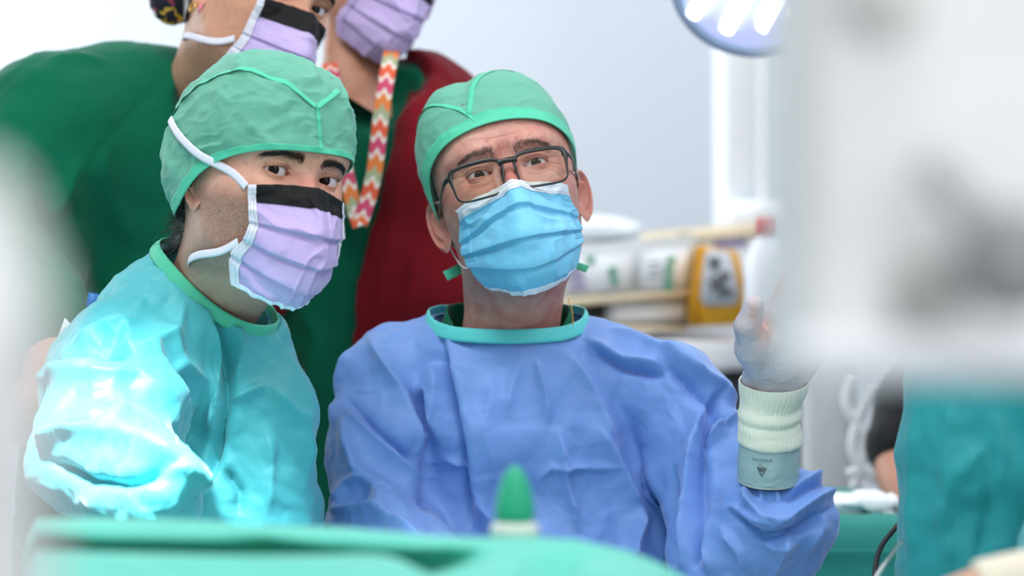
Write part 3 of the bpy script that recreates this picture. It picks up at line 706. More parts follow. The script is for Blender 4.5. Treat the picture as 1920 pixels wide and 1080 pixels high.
# glasses
def glasses(H, zc=-13, yf=-31, w_=53, h_=37, gap=17, tilt=-5):
    def rr(cx, a, b, n=80, pw=4.4, th0=0):
        t = np.linspace(0, 2*PI, n, endpoint=False); x = np.sign(np.cos(t))*np.abs(np.cos(t))**(2/pw)*a; z = np.sign(np.sin(t))*np.abs(np.sin(t))**(2/pw)*b
        return cx, x, z
    parts = []; lens = []
    for sd in (-1, 1):
        cx, x, z = rr(0, w_/2, h_/2); x = x*(1+.04*z/h_*2); z = z+np.where(z > 0, 0, 0)
        X = sd*(gap/2+w_/2)+x; Y = yf+.0022*X**2+z*math.tan(math.radians(-tilt))*.6; Z = zc+z
        path = np.stack([X, Y, Z], -1); cen = path.mean(0); out = nrm(path-cen); n = len(path); top = sstep(-.3, .8, z/(h_/2))
        wd = 2.2+2.0*top+1.8*sstep(.5, 1, sd*x/(w_/2))*top; dp = 2.0
        fwd = np.array([0, -1., 0]); ring = []
        for (o, d) in ((0, -1), (1, -1), (1, 1), (0, 1)):
            ring.append(path+out*(o*wd[:, None]+(-.4))+fwd*(-d*dp))
        # rounded section
        sec = []
        for t in np.linspace(0, 2*PI, 12, endpoint=False):
            a = .5+.5*np.sign(math.cos(t))*abs(math.cos(t))**.5; b = np.sign(math.sin(t))*abs(math.sin(t))**.5; sec.append(path+out*(a*wd[:, None]-.4)+fwd*b*1.7)
        R_ = np.stack(sec, 1); Fq = []
        nn, mm = n, 12; i = np.arange(mm); 
        for j in range(nn):
            j2 = (j+1) % nn; Fq.append(np.stack([j*mm+i, j2*mm+i, j2*mm+(i+1) % mm, j*mm+(i+1) % mm], -1)[:, ::-1])
        parts.append((R_.reshape(-1, 3), np.concatenate(Fq)))
        rg = np.linspace(0, 1, 8)[:, None, None]; LG = cen+(path-cen)*rg; LG[..., 1] = yf+.0022*LG[..., 0]**2+(LG[..., 2]-zc)*math.tan(math.radians(-tilt))*.6-.8*(1-rg[..., 0]**2)
        lens.append(sheet(LG, 1.2, True))
        xe = sd*(gap/2+w_+1); ye = yf+.0022*xe**2
        hz = zc+h_/2-6
        pts = curve_pts([(xe-sd*2, ye-.5, hz), (xe+sd*2.5, ye+4, hz), (sd*72, ye+22, hz-1.5), (sd*76.5, 38, hz-4), (sd*79, 66, hz-7), (sd*79, 80, hz-8)], 50)
        tn = np.linspace(0, 1, 50); hgt = np.interp(tn, [0, .1, .4, 1], [3.6, 3.3, 3.0, 2.4]); V_, F_ = tube(pts, 1.0, 12)
        q = V_[:-2].reshape(50, 12, 3); cc = q.mean(1, keepdims=True); dd = q-cc; dd[..., 2] *= hgt[:, None]*1.0; q = cc+dd; V_ = np.concatenate([q.reshape(-1, 3), V_[-2:]])
        parts.append((V_, F_)); 
        V2, F2 = tube([(xe+sd*4.6, ye+7.5, hz), (xe+sd*5.4, ye+7.5, hz)], 1.0, 10); hinge = (V2, F2)
        if sd == -1: hinges = [hinge]
        else: hinges.append(hinge)
    bz = zc+h_/2-6
    bp = curve_pts([(-gap/2-2, yf-.2, bz+1), (-4, yf-1.2, bz+1.6), (4, yf-1.2, bz+1.6), (gap/2+2, yf-.2, bz+1)], 24); V_, F_ = tube(bp, 3.0, 12); parts.append((V_, F_))
    for sd in (-1, 1):
        V_, F_ = tube(curve_pts([(sd*gap/2, yf+1, bz-6), (sd*(gap/2-1.2), yf+5, bz-11), (sd*(gap/2+.5), yf+4, bz-17)], 14), np.interp(np.linspace(0, 1, 14), [0, .5, 1], [1.2, 2.4, 1]), 8); parts.append((V_, F_))
    V, F = merge(*parts); g = mesh_obj('glasses', H.tf(V), F, M['frame_black'], H.e)
    for V, F in lens: mesh_obj('lens', H.tf(V), F, M['lens'], g)
    for V, F in hinges: mesh_obj('hinge_stud', H.tf(V), F, M['metal'], g)
glasses(H)
# cap
def add_cap(H, p, strips, name='surgical_cap', hem=.07):
    G, N, phi = cap_surf(p); G = bend(G, H.p); 
    # light seams: pull the cloth in next to each seam
    V, F = sheet(G[::-1], .5, True); cp = mesh_obj(name, H.tf(V), F, M['cap'], H.e)
    nv, nu = G.shape[:2]; j = int(nv*(1-hem)); Q = G[j:]+N[j:]*.9; V, F = sheet(Q[::-1], .7, True); hm = mesh_obj('hem', H.tf(V), F, M['cap_hem'], cp)
    d = []
    cols = np.arange(nu+1) % nu
    pts, nn = surf_path(G, N, np.linspace(0, nu-1, 600), np.full(600, j+2.0)); L = np.concatenate([[0], np.cumsum(np.linalg.norm(np.diff(pts, axis=0), axis=1))])
    for c in np.arange(3, L[-1], 4.0):
        q = np.stack([np.interp([c-.7, c, c+.7], L, (pts+nn*1.7)[:, k]) for k in range(3)], -1); d.append(tube(q, .2, 4, False))
    V, F = join(d); mesh_obj('hem_weld', H.tf(V), F, M['stitch_green'], cp)
    for K, w_ in strips:
        V, F = cap_strip(G, N, K, w_); mesh_obj('seam', H.tf(V), F, M['cap_hem'], cp)
    # hair under the cap
    if p.get('hair', 1):
        ph = np.linspace(-180, 180, 121)[:-1]; kk = np.linspace(.02, 12, 300); RZ = head_rz(ph, kk); bz = cspl(p['bphi'], np.array(p['bz'], float)+p.get('hairup', 10), ph)
        kb = np.array([np.interp(-bz[i], -RZ[:, i, 1], kk) for i in range(len(ph))]); s_ = np.linspace(0, 1, 50); X = np.stack([to_xyz(ph[i:i+1], head_rz(ph[i:i+1], s_*kb[i]))[:, 0] for i in range(len(ph))], 1)
        D = nrm(X-np.array([0, 80, 0])); X = X+D*(p.get('hairth', 3)+.8*fbm(X/6., 2, 2)[..., None]); X = bend(X, H.p)
        V, F = sheet(X[::-1], 1.5, True); mesh_obj('hair', H.tf(V), F, M[p.get('hairm', 'hair_black')], H.e)
    return cp, G, N
bphi = [-180, -135, -105, -85, -60, -30, 0, 30, 60, 85, 105, 135, 180]
cap_old, CG, CN = add_cap(H, dict(bphi=bphi, bz=[-45, -34, -16, 3, 24, 41, 46, 40, 24, 8, -10, -32, -45], o0=4.0, o1=2.5, seed=21, wr=1.6, gath=.4,
    bumps=[(-80, .6, 30, .25, 13), (-45, .42, 22, .16, 7), (22, .2, 40, .16, 7), (-22, .45, 9, .3, -5), (90, .6, 40, .25, 3)], hairm='hair_grey', hairth=1, hairup=34),
    [([(-10, 1.0), (-12, .92), (-15, .85), (-17, .78)], 5), ([(-17, .79), (-24, .66), (-40, .52), (-70, .42), (-110, .40)], 5), ([(-17, .79), (-14, .55), (-2, .3), (40, .2), (110, .3)], 7)], hem=.17)
# ================================================================ young assistant
young = Head('person', 562, 331, 2.32, 36, 4, -11, .955,
    dict(xs=.945, ipd=64, up=4.3, lo=4.2, crease=1.4, hood=1.0, gazew=(.03, -1, .10), iris='iris', nbrow=560, browl=8, arch=5.5, browt=1.25, browz=13.5,
         beard=1.0, neck_to=P(404, 540, 2.46), kend=16.2, lash=6, brow=2.5, flare=6), 'skin_young',
    'person in teal gown with a full green cap and lilac mask in front')
H = young
mk, G, N = add_mask(H, dict(v=[0, .2, .38, .56, .72, .87, 1], rows=[((-38, -12), (60, 5, -19), .95), ((-52, -34), (59, 0, -36), 1.05), ((-62, -58), (57, -4, -54), 1.2),
        ((-63, -84), (57, 2, -72), 1.4), ((-55, -106), (58, 22, -86), 1.6), ((-38, -124), (54, 30, -102), 1.8), ((-16, -134), (47, 30, -118), 2.0)],
        pleats=[(.38, 3.8, .02, .14), (.56, 4.4, .05, .14), (.74, 3.8, .06, .13)], wr=3.2, seed=5, sidew=.055), 'lilac', 'band_black', 'tape_white', stitch='stitch_dark', bandh=.19)
def tie(H, keys, w_=9, mk=None, nm='tie', th=.8):
    K = np.array([k[:3] for k in keys], float); Nn = np.array([k[3:] for k in keys], float); V, F, _ = tape(K, Nn, w_, th, 70); return mesh_obj(nm, H.tf(V), F, M['tape_white'], mk)
cap_young, CG, CN = add_cap(H, dict(bphi=bphi, bz=[-52, -48, -34, -14, 4, 17, 23, 25, 16, 0, -22, -45, -52], o0=4.5, o1=9, seed=33, wr=3.4, gath=1.4,
    bumps=[(-60, .5, 40, .25, 6), (-96, .98, 14, .10, 5), (-120, .8, 25, .16, 12), (-150, .55, 30, .2, 10), (150, .7, 30, .2, 8), (40, .5, 30, .3, -2)], hairth=3.5, hairup=np.array([6, 6, 8, 14, 30, 45, 50, 50, 45, 16, 8, 6, 6])),
    [([(3, 1.0), (2, .88), (0, .72), (-3, .54)], 5), ([(-3, .55), (-26, .42), (-66, .31), (-110, .34), (-140, .44)], 8), ([(-3, .55), (9, .46), (22, .38)], 7)], hem=.09)
a = side_pt(-100, 42, 20); b = side_pt(-135, 70, 24)
P0 = [-60, 3, -22]; pts = [P0+[-1, -.4, .2]]
def cp(phi, row, off=1.5):
    q, n = surf_path(CG, CN, np.array([(phi+180)*200/360]), np.array([row*109])); return list(q[0]+n[0]*off)+list(n[0])
tie(H, [[-61, 2, -21, -1, -.45, .1], [-69, 22, -8, -1, -.3, .1], cp(-78, .90, 3.5), cp(-92, .74, 3.5), cp(-106, .58, 3.5), cp(-122, .46, 3)], 8, mk, 'upper_tie')
tie(H, [[-58, 6, -76, -1, -.5, 0], [-61, 30, -86, -1, -.2, 0], list(side_pt(-85, -92, 2))+[-1, 0, 0], list(side_pt(-120, -98, 2))+[-.8, .5, 0], list(side_pt(-150, -100, 3))+[-.4, .9, 0]], 8, mk, 'lower_tie')
# curls at the nape
rs = np.random.RandomState(8); parts = []
for _ in range(420):
    ph = rs.uniform(-200, -112); z = rs.uniform(-82, -40); p0 = side_pt(ph, z, 1+3*rs.rand()); out = nrm(p0-np.array([0, 75, z])); L = rs.uniform(14, 34)*(1 if ph < -135 else .6)
    t = np.linspace(0, 1, 14)[:, None]; c = rs.uniform(3, 7); f = rs.uniform(4, 8); o = rs.rand()*6; d = nrm(out*.55+np.array([0, .15, -.8])+rs.randn(3)*.22)
    side = nrm(np.cross(d, out)); pts = p0+d*L*t+out*(c*t*np.sin(f*t+o))+side*(c*t*np.cos(f*t+o)); parts.append(tube(bend(pts, H.p), .32*(1-.6*t[:, 0]), 3, False))
V, F = join(parts); mesh_obj('nape_hair', H.tf(V), F, M['hair_black'], H.e)
# ================================================================ clothing of the seated surgeon
def garment(name, fn, lo, hi, h, mat, parent, specs=(), crump=(.006, 9, 1), seed=1, aniso=None, sm=3, extra=None, folds_scale=2.2, fine=.0012, post=None):
    V, F, N = sdf_mesh(fn, lo, hi, h); V = laplace(V, F, sm); N = vnormals(V, F)
    a, f, g = crump; q = V*f if aniso is None else V @ np.asarray(aniso)
    d = a*1.5*(paper(q, seed, .15)-.35)+a*.5*(ridged(q*.8, seed+3)-.5)+a*.85*(paper(q*2.4+3, seed+5, .1)-.35)*g+a*.28*(paper(q*5.1+3, seed+7, .1)-.35)*g+fine*(ridged(V*40, seed+9)-.5)
    if extra is not None: d = d*extra(V)
    d = d+folds(V, N, specs, folds_scale)
    V = laplace(V+N*d[:, None], F, 1, .3)
    if post: V = post(V)
    return mesh_obj(name, V, F, M[mat], parent)
E = old.e
def Dy(X, c, k):    # squash depth about y=c
    Y = X.copy(); Y[..., 1] = c+(X[..., 1]-c)*k; return Y
def f_gown(X):
    T = Dy(X, 2.64, 1.3)
    d = sd_chain(T, [P(975, 795, 2.64), P(985, 960, 2.64), P(985, 1180, 2.62), P(950, 1500, 2.62)], [.135, .15, .17, .2], .03)
    L = sd_chain(X, [P(890, 675, 2.63), P(826, 685, 2.62), P(738, 704, 2.62), P(712, 850, 2.57), P(716, 1010, 2.54), P(840, 1120, 2.33)], [.055, .054, .052, .057, .06, .05], .02)
    R = sd_chain(X, [P(1045, 676, 2.63), P(1112, 690, 2.62), P(1262, 748, 2.6), P(1345, 900, 2.56), P(1395, 1060, 2.51)], [.055, .054, .055, .062, .078], .02)
    W = sd_chain(X, [P(1395, 1060, 2.51), P(1452, 978, 2.47), P(1443, 935, 2.465)], [.078, .064, .034], .012)
    R = smin(R, W, .01)
    d = smin(smin(d, L, .016), R, .014); Yk = Dy(X, 2.61, 1.15); d = smin(d, sd_cone(Yk, P(953, 680, 2.61), P(962, 800, 2.61), .095, .12), .02)
    q = (X-P(955, 600, 2.605)); hole = np.sqrt((q[..., 0]/.080)**2+(q[..., 1]/.067)**2); hole = (hole-1)*.075
    hole = np.maximum(hole, P(0, 690, 2.6)[2]-X[..., 2])
    d = -smin(-d, hole+.0, .006) if False else np.maximum(d, -hole)
    return d
fold_old = [
    ([(840, 632), (862, 705), (889, 861), (907, 985)], 10, 34, .010),
    ([(830, 640), (850, 720), (872, 860), (885, 985)], 8, 8, -.007),
    ([(826, 687), (805, 730), (778, 742)], 14, 12, .009), ([(826, 690), (818, 770), (802, 822)], 10, 16, .012),
    ([(772, 740), (803, 815), (812, 892), (798, 985)], 9, 9, -.013),
    ([(644, 790), (668, 871), (720, 925), (770, 960)], 18, 12, .011), ([(650, 752), (720, 815), (798, 882)], 8, 10, -.008),
    ([(650, 765), (725, 835), (800, 900)], 14, 9, .006),
    ([(615, 945), (650, 905), (694, 890)], 14, 10, .005), ([(694, 892), (712, 940), (722, 975)], 10, 14, .006), ([(620, 955), (700, 960), (790, 1000)], 10, 10, .007),
    ([(686, 626), (740, 720), (780, 800), (803, 861)], 14, 24, .007), ([(662, 650), (640, 720), (625, 800)], 10, 10, .006),
    ([(1100, 640), (1167, 676), (1246, 690)], 6, 16, .008), ([(1105, 652), (1170, 690), (1246, 702)], 7, 7, -.007),
    ([(1150, 612), (1256, 668), (1310, 700)], 10, 12, .006), ([(1246, 663), (1300, 700), (1340, 722), (1385, 760)], 10, 16, .008), ([(1240, 680), (1300, 725), (1370, 800)], 8, 8, -.007),
    ([(1000, 670), (1020, 730), (1030, 790)], 10, 12, .004), ([(1060, 662), (1110, 740), (1150, 850)], 14, 22, .006), ([(985, 660), (960, 720), (950, 780)], 14, 14, .003),
    ([(1350, 735), (1322, 804), (1310, 892), (1303, 1060)], 9, 9, -.016), ([(1335, 735), (1300, 830), (1290, 950), (1280, 1060)], 16, 12, .008),
    ([(1385, 773), (1340, 800), (1319, 830), (1313, 880)], 8, 12, .008),
    ([(1048, 809), (1058, 892), (1084, 990)], 12, 9, .007), ([(1115, 804), (1155, 880), (1196, 955)], 16, 10, .009), ([(1196, 955), (1186, 1010), (1180, 1060)], 10, 14, .009),
    ([(1212, 850), (1230, 950), (1240, 1060)], 9, 12, .006), ([(1265, 880), (1268, 980), (1262, 1060)], 9, 9, -.007),
    ([(1011, 903), (1032, 877), (1090, 878), (1147, 879)], 5, 9, .004), ([(835, 862), (889, 884)], 5, 8, .004), ([(890, 885), (905, 940), (930, 1000)], 10, 10, .006),
    ([(930, 700), (915, 800), (935, 900)], 26, 26, .004),
    ([(1392, 915), (1410, 945), (1433, 968), (1490, 980)], 9, 9, 0.0078), ([(1366, 948), (1410, 975), (1454, 988), (1527, 936), (1572, 915)], 9, 12, 0.0078),
    ([(1370, 960), (1430, 1005), (1500, 990), (1560, 950)], 7, 7, -0.0065), ([(1485, 915), (1520, 900), (1560, 880)], 8, 9, 0.0059), ([(1480, 935), (1525, 912), (1568, 905)], 6, 6, -0.0046),
    ([(1480, 1000), (1470, 1040), (1450, 1085)], 10, 12, 0.0052), ([(1350, 990), (1385, 1040), (1400, 1085)], 10, 10, 0.0046), ([(1330, 970), (1320, 1030), (1335, 1080)], 8, 8, 0.0039),
    ([(1400, 905), (1402, 935), (1396, 955)], 5, 5, 0.0039), ([(1425, 910), (1428, 938)], 5, 5, 0.0039), ([(1455, 912), (1462, 940)], 5, 5, 0.0039), ([(1495, 860), (1530, 862), (1560, 885)], 8, 9, 0.0052),
    ([(1420, 1010), (1450, 1030), (1500, 1020)], 8, 8, 0.0039), ([(1540, 940), (1545, 990), (1520, 1040)], 9, 9, 0.0039),
]
def clip_old(V):
    a = (V[:, 0]-P(951, 593, 2.605)[0])/.0855; b = (V[:, 1]-2.605)/.079; r = np.sqrt(a*a+b*b); zt_ = P(0, 593, 2.605)[2]+np.interp(b/np.maximum(r, 1e-6), [-1, -.75, -.35, 0, .5, 1], [-.0205, -.018, -.010, .0, .004, .004])-.001
    V[:, 2] = np.where(r < 1.04, np.minimum(V[:, 2], zt_), V[:, 2]); return V
def clip_young(V):
    q = V-CR; a = (q @ e1)/.0725; b = (q @ e2)/.0675; c = q @ e3; m = (np.sqrt(a*a+b*b) < 1.06) & (c > .004); return V-np.where(m, c-.004, 0)[:, None]*e3
def amp_old(V):
    q = px_of(V); ch = np.exp(-((q[:, 0]-985)/150)**2-((q[:, 1]-760)/130)**2); b = np.exp(-((q[:, 0]-1450)/120)**2-((q[:, 1]-980)/90)**2); return .8-.45*ch+.25*b
gown_old = garment('surgical_gown', f_gown, P(560, 1500, 2.9)*[1, 0, 1]+[0, 2.26, 0], P(1640, 520, 2.9)*[1, 0, 1]+[0, 2.86, 0], .0025, 'gown_blue', E, fold_old, (.0085, 7.5, 1), 51, extra=amp_old, post=clip_old)
def ring_ribbon(c, a, b, zfun, wd, th, e1=(1, 0, 0), e2=(0, 1, 0), n=160, lean=.3, up=(0, 0, 1), t0=0, t1=2*PI):
    t = np.linspace(t0, t1, n); e1 = np.array(e1, float); e2 = np.array(e2, float); up = np.array(up, float)
    base = np.asarray(c)+np.cos(t)[:, None]*a*e1+np.sin(t)[:, None]*b*e2+zfun(t)[:, None]*up
    out = nrm(np.cos(t)[:, None]*e1*b+np.sin(t)[:, None]*e2*a); s_ = np.linspace(-.5, .5, 7)
    G = base[:, None]+(up*wd)[None, None]*s_[None, :, None]-out[:, None]*(lean*wd*s_)[None, :, None]+out[:, None]*(.0012*(1-(2*s_)**4))[None, :, None]
    G = G+out[:, None]*(.0004*np.cos(np.arange(n)*2.1))[:, None, None]
    V, F = sheet(G, th); return V, F
sc_ = 2.53/FPX
zf = lambda t: (lambda s: np.interp(s, [-1, -.75, -.35, 0, .5, 1], [-.0205, -.018, -.010, .0, .004, .004]))(np.sin(t))
V, F = ring_ribbon(P(951, 593, 2.605), .0855, .079, zf, .0145, .0012); mesh_obj('collar_binding', V, F, M['collar_aqua'], gown_old)
# green scrub seen inside the collar
t = np.linspace(0, 2*PI, 120); up_ = np.interp(np.sin(t), [-1, -.8, -.45, 0, 1], [-.06, -.05, -.008, .010, .016]); G = []
for s_ in np.linspace(0, 1, 10):
    r = .083-.016*s_; z = -.06+(up_+.06)*s_; G.append(np.stack([P(953, 592, 2.607)[0]+r*np.cos(t), 2.607+r*.88*np.sin(t), P(0, 592, 2.607)[2]+z], -1))
V, F = sheet(np.array(G), .0015); mesh_obj('scrub_top', V, F, M['scrub_green'], E)
# cap ties behind the neck, thin chain
def world_tape(K, N, w_, mat, parent, nm, th=.0006): V, F, _ = tape(K, N, w_, th, 40); return mesh_obj(nm, V, F, M[mat], parent)
world_tape([P(880, 492, 2.60), P(855, 508, 2.585), P(835, 518, 2.58)], [(0, -1, .1)]*3, .011, 'cap_hem', E, 'cap_tie')
world_tape([P(1040, 492, 2.62), P(1075, 496, 2.61), P(1102, 505, 2.60)], [(0, -1, .3)]*3, .008, 'cap_hem', E, 'cap_tie')
V, F = tube(curve_pts([P(1066, 560, 2.56), P(1073, 585, 2.552), P(1074, 610, 2.55)], 30), .0007, 6); mesh_obj('neck_chain', V, F, M['gold'], E)

# ---- gloved hand, knit cuff and glove cuff
def f_hand(X):
    c = sd_chain
    W1, W2 = P(1434, 738, 2.444), P(1464, 738, 2.447)
    K = [P(1462, 592, 2.42), P(1494, 586, 2.43), P(1524, 598, 2.44), P(1546, 622, 2.46)]
    d = c(X, [W1, K[0]], [.0175, .0165]); 
    for w_, k in ((P(1442, 738, 2.444), K[1]), (P(1456, 738, 2.444), K[2]), (W2, K[3])): d = smin(d, c(X, [w_, k], [.0175, .0155]), .012)
    d = smin(d, c(X, [W1, W2], [.019, .019]), .01)
    th = c(X, [P(1440, 700, 2.432), P(1415, 652, 2.41), P(1401, 612, 2.392), P(1413, 574, 2.385)], [.020, .0190, .0125, .0105], .006); d = smin(d, th, .010)
    fr = [(K[0], P(1486, 528, 2.405), P(1511, 478, 2.395), P(1530, 442, 2.39)), (K[1], P(1530, 515, 2.415), P(1564, 460, 2.405), P(1587, 424, 2.40)),
          (K[2], P(1563, 540, 2.425), P(1600, 490, 2.415), P(1624, 458, 2.41)), (K[3], P(1582, 578, 2.45), P(1612, 542, 2.445), P(1630, 518, 2.44))]
    for i, f in enumerate(fr):
        r = [.0165, .0128, .0115, .0095]; k = 1 if i < 3 else .88
        d = smin(d, c(X, list(f), [a*k for a in r], .004), .007)
    palm = sd_ell(X, P(1476, 655, 2.418), (.024, .011, .030)); d = smin(d, palm, .012); d = smin(d, sd_ell(X, P(1447, 710, 2.440), (.0295, .022, .024)), .008)
    return d
V, F, N = sdf_mesh(f_hand, [P(1350, 0, 2.44)[0], 2.33, P(0, 790, 2.44)[2]], [P(1660, 0, 2.44)[0], 2.50, P(0, 400, 2.44)[2]], .0013)
V = laplace(V, F, 2); N = vnormals(V, F); q = px_of(V)
d = -.0012*np.exp(-((q[:, 0]-1446+.25*(q[:, 1]-640))/6)**2)*sstep(720, 690, q[:, 1])*sstep(590, 610, q[:, 1])+.0005*(ridged(V*110, 4)-.5)*sstep(600, 640, q[:, 1])+.0003*(ridged(V*260, 6)-.5)
V = V+N*d[:, None]
rd = np.exp(-((q[:, 0]-1436)/16)**2-((q[:, 1]-618)/26)**2)+.55*np.exp(-((q[:, 0]-1412)/10)**2-((q[:, 1]-585)/22)**2)+.6*sstep(590, 540, q[:, 1])*sstep(1430, 1450, q[:, 0])
mg = NT('latex_glove'); co = mg.co(); k = mg.mix(mg.ramp(mg.noise(60, 4, co), [(.35, (0, 0, 0, 1)), (.75, (1, 1, 1, 1))]), srgb(192, 190, 202), srgb(190, 172, 176))
k = mg.mix(mg.math('MINIMUM', mg.attr('red'), .85), k, srgb(212, 138, 116)); mg.base(k); mg.set(Roughness=.42, Specular_IOR_Level=.5, Subsurface_Weight=.1, Subsurface_Scale=.004); mg.bump(mg.noise(420, 4, co), .25, .0004)
glove = mesh_obj('glove', V, F, mg.m, E, attrs={'red': np.clip(rd, 0, 1)})
def sleeve_tube(rows, n=260, rib=0, ribn=110, dep=.9, wig=0, seed=0):
    """rows: (px centre, py, D, half width m, tilt)"""
    K = np.array([list(P(r[0], r[1], r[2]))+[r[3]] for r in rows]); m = 90; A = cspl(np.arange(len(K)), K, np.linspace(0, len(K)-1, m)); th = np.arange(n)*2*PI/n
    r = A[:, 3, None]*(1+rib*np.cos(ribn*th)[None]); 
    if wig: r = r+wig*fbm(np.stack([np.broadcast_to(np.cos(th), r.shape)*1.5, np.broadcast_to(np.sin(th), r.shape)*1.5, np.broadcast_to(np.linspace(0, 5, m)[:, None], r.shape)], -1), seed)
    G = np.stack([A[:, 0, None]+r*np.cos(th), A[:, 1, None]+r*np.sin(th)*dep, A[:, 2, None]+0*r], -1)
    return G
sag = lambda G, a: G+np.stack([0*G[..., 0], 0*G[..., 0], a*(G[..., 1]-2.44)], -1)
G = sleeve_tube([(1451, 714, 2.44, .0338), (1450, 728, 2.44, .0330), (1447, 744, 2.44, .0306), (1444, 757, 2.44, .0292), (1443, 766, 2.44, .0296), (1443, 777, 2.44, .0308), (1442, 787, 2.44, .0290), (1442, 797, 2.44, .0300), (1443, 808, 2.44, .0306), (1444, 819, 2.44, .0313), (1444, 826, 2.44, .0306), (1444, 828, 2.44, .028)], rib=.009, wig=.0006)
mk_ = NT('knit_cuff'); mk_.base(mk_.mix(mk_.noise(30), srgb(222, 226, 210), srgb(206, 220, 210))); mk_.set(Roughness=.8, Sheen_Weight=.3); mk_.bump(mk_.noise(900, 2), .4, .0004)
V, F = sheet(sag(G, .35), .0015, True); mesh_obj('knit_cuff', V, F, mk_.m, gown_old)
G2 = sleeve_tube([(1443, 795, 2.44, .0285), (1442.5, 830, 2.44, .0292), (1441, 860, 2.44, .0298), (1440.5, 885, 2.44, .0302), (1440.5, 898, 2.44, .0303)], wig=.0005, seed=3)
mc = NT('glove_cuff'); mc.base(mc.mix(mc.noise(25), srgb(134, 164, 168), srgb(150, 178, 182))); mc.set(Roughness=.38); mc.bump(mc.noise(60, 3), .3, .001)
V, F = sheet(sag(G2, .3), .001, True); gc = mesh_obj('glove_cuff', V, F, mc.m, glove)
G2s = sag(G2, .3); rim = G2s[-1]; V, F = tube(np.concatenate([rim, rim[:1]]), .0011, 8, False); mesh_obj('rolled_rim', V, F, mat_plain('cuff_rim', srgb(214, 206, 186), .5), gc)
# printing on the cuff
def text_mesh(txt, size):
    c = bpy.data.curves.new('printing', 'FONT'); c.body = txt; c.size = size; c.align_x = 'CENTER'; c.extrude = 0; o = bpy.data.objects.new('printing', c); C.objects.link(o)
    dg = bpy.context.evaluated_depsgraph_get(); me = o.evaluated_get(dg).to_mesh(); V = np.array([v.co[:] for v in me.vertices]); F = [np.array([[*p.vertices]]) for p in me.polygons]; bpy.data.objects.remove(o)
    return V, F
ink = mat_plain('printing_ink', srgb(66, 80, 86), .6)
def wrap(V, cx, cy):
    x = V[:, 0]; c = P(1440.5, cy, 2.44); x0 = P(cx, cy, 2.44)[0]-c[0]; r = .0303; th = (x0+x)/r; 
    return np.stack([c[0]+(r+.0016)*np.sin(th), 2.44-(r*.9+.0016)*np.cos(th), P(0, cy, 2.44)[2]+V[:, 1]-.3*r*.86*np.cos(th)], -1)
for txt, size, cx, cy in (('PROTEXIS PI', .0036, 1424, 848), ('7½', .0036, 1421, 857)):
    V, F = text_mesh(txt, size); mesh_obj('printing', wrap(V, cx, cy), F, ink, gc, smooth=False)
parts = []
tri = [(-.0042, .004), (.0046, .004), (.0002, -.0042), (-.0042, .004)]
for a, b in zip(tri[:-1], tri[1:]):
    a = np.array(a); b = np.array(b); u = b-a; nn_ = np.array([-u[1], u[0]])/np.linalg.norm(u)*.0004; t_ = np.linspace(0, 1, 8)[:, None]
    q = np.stack([a+u*t_+nn_, a+u*t_-nn_], 1); q = np.concatenate([q, np.zeros((8, 2, 1))], -1); parts.append((q.reshape(-1, 3), gridF(2, 8)))
for yy, w_ in ((.0026, .003), (.0014, .0022), (.0002, .0014)):
    q = np.array([[-w_, yy+.0004, 0], [w_, yy+.0004, 0], [w_, yy-.0004, 0], [-w_, yy-.0004, 0]]); parts.append((q, np.array([[0, 1, 2, 3]])))
V, F = join(parts); mesh_obj('printed_emblem', wrap(V, 1423, 867), F, ink, gc, smooth=False)

# ================================================================ clothing of the young assistant
E = young.e
CR = P(398, 545, 2.46); e1 = nrm(np.array([.78, 0, -.60])); e2 = nrm(np.array([.12, 1., .22])); e2 = nrm(e2-e1*np.dot(e1, e2)); e3 = nrm(np.cross(e2, e1)); 
if e3[2] < 0: e3 = -e3
def f_young(X):
    T = sd_chain(X, [P(408, 622, 2.47), P(446, 775, 2.47), P(452, 950, 2.47), P(450, 1400, 2.47)], [.058, .072, .082, .12], .03)
    A = sd_chain(X, [P(328, 585, 2.45), P(222, 722, 2.38), P(196, 850, 2.29), P(285, 925, 2.17)], [.062, .076, .072, .047], .02)
    d = smin(T, A, .02); d = smin(d, sd_cone(X, P(328, 585, 2.45), P(430, 640, 2.5), .062, .06), .03); d = smin(d, sd_cone(X, CR-e3*.036, CR-e3*.13, .077, .085), .02)
    q = X-CR; a = q @ e1; b = q @ e2; c = q @ e3
    hole = np.maximum((np.sqrt((a/.066)**2+(b/.060)**2)-1)*.062, -.03-c)
    top = np.maximum(c-.004, (np.sqrt((a/.10)**2+(b/.09)**2)-1)*.1) # nothing above the collar
    d = np.maximum(d, -hole)
    return d
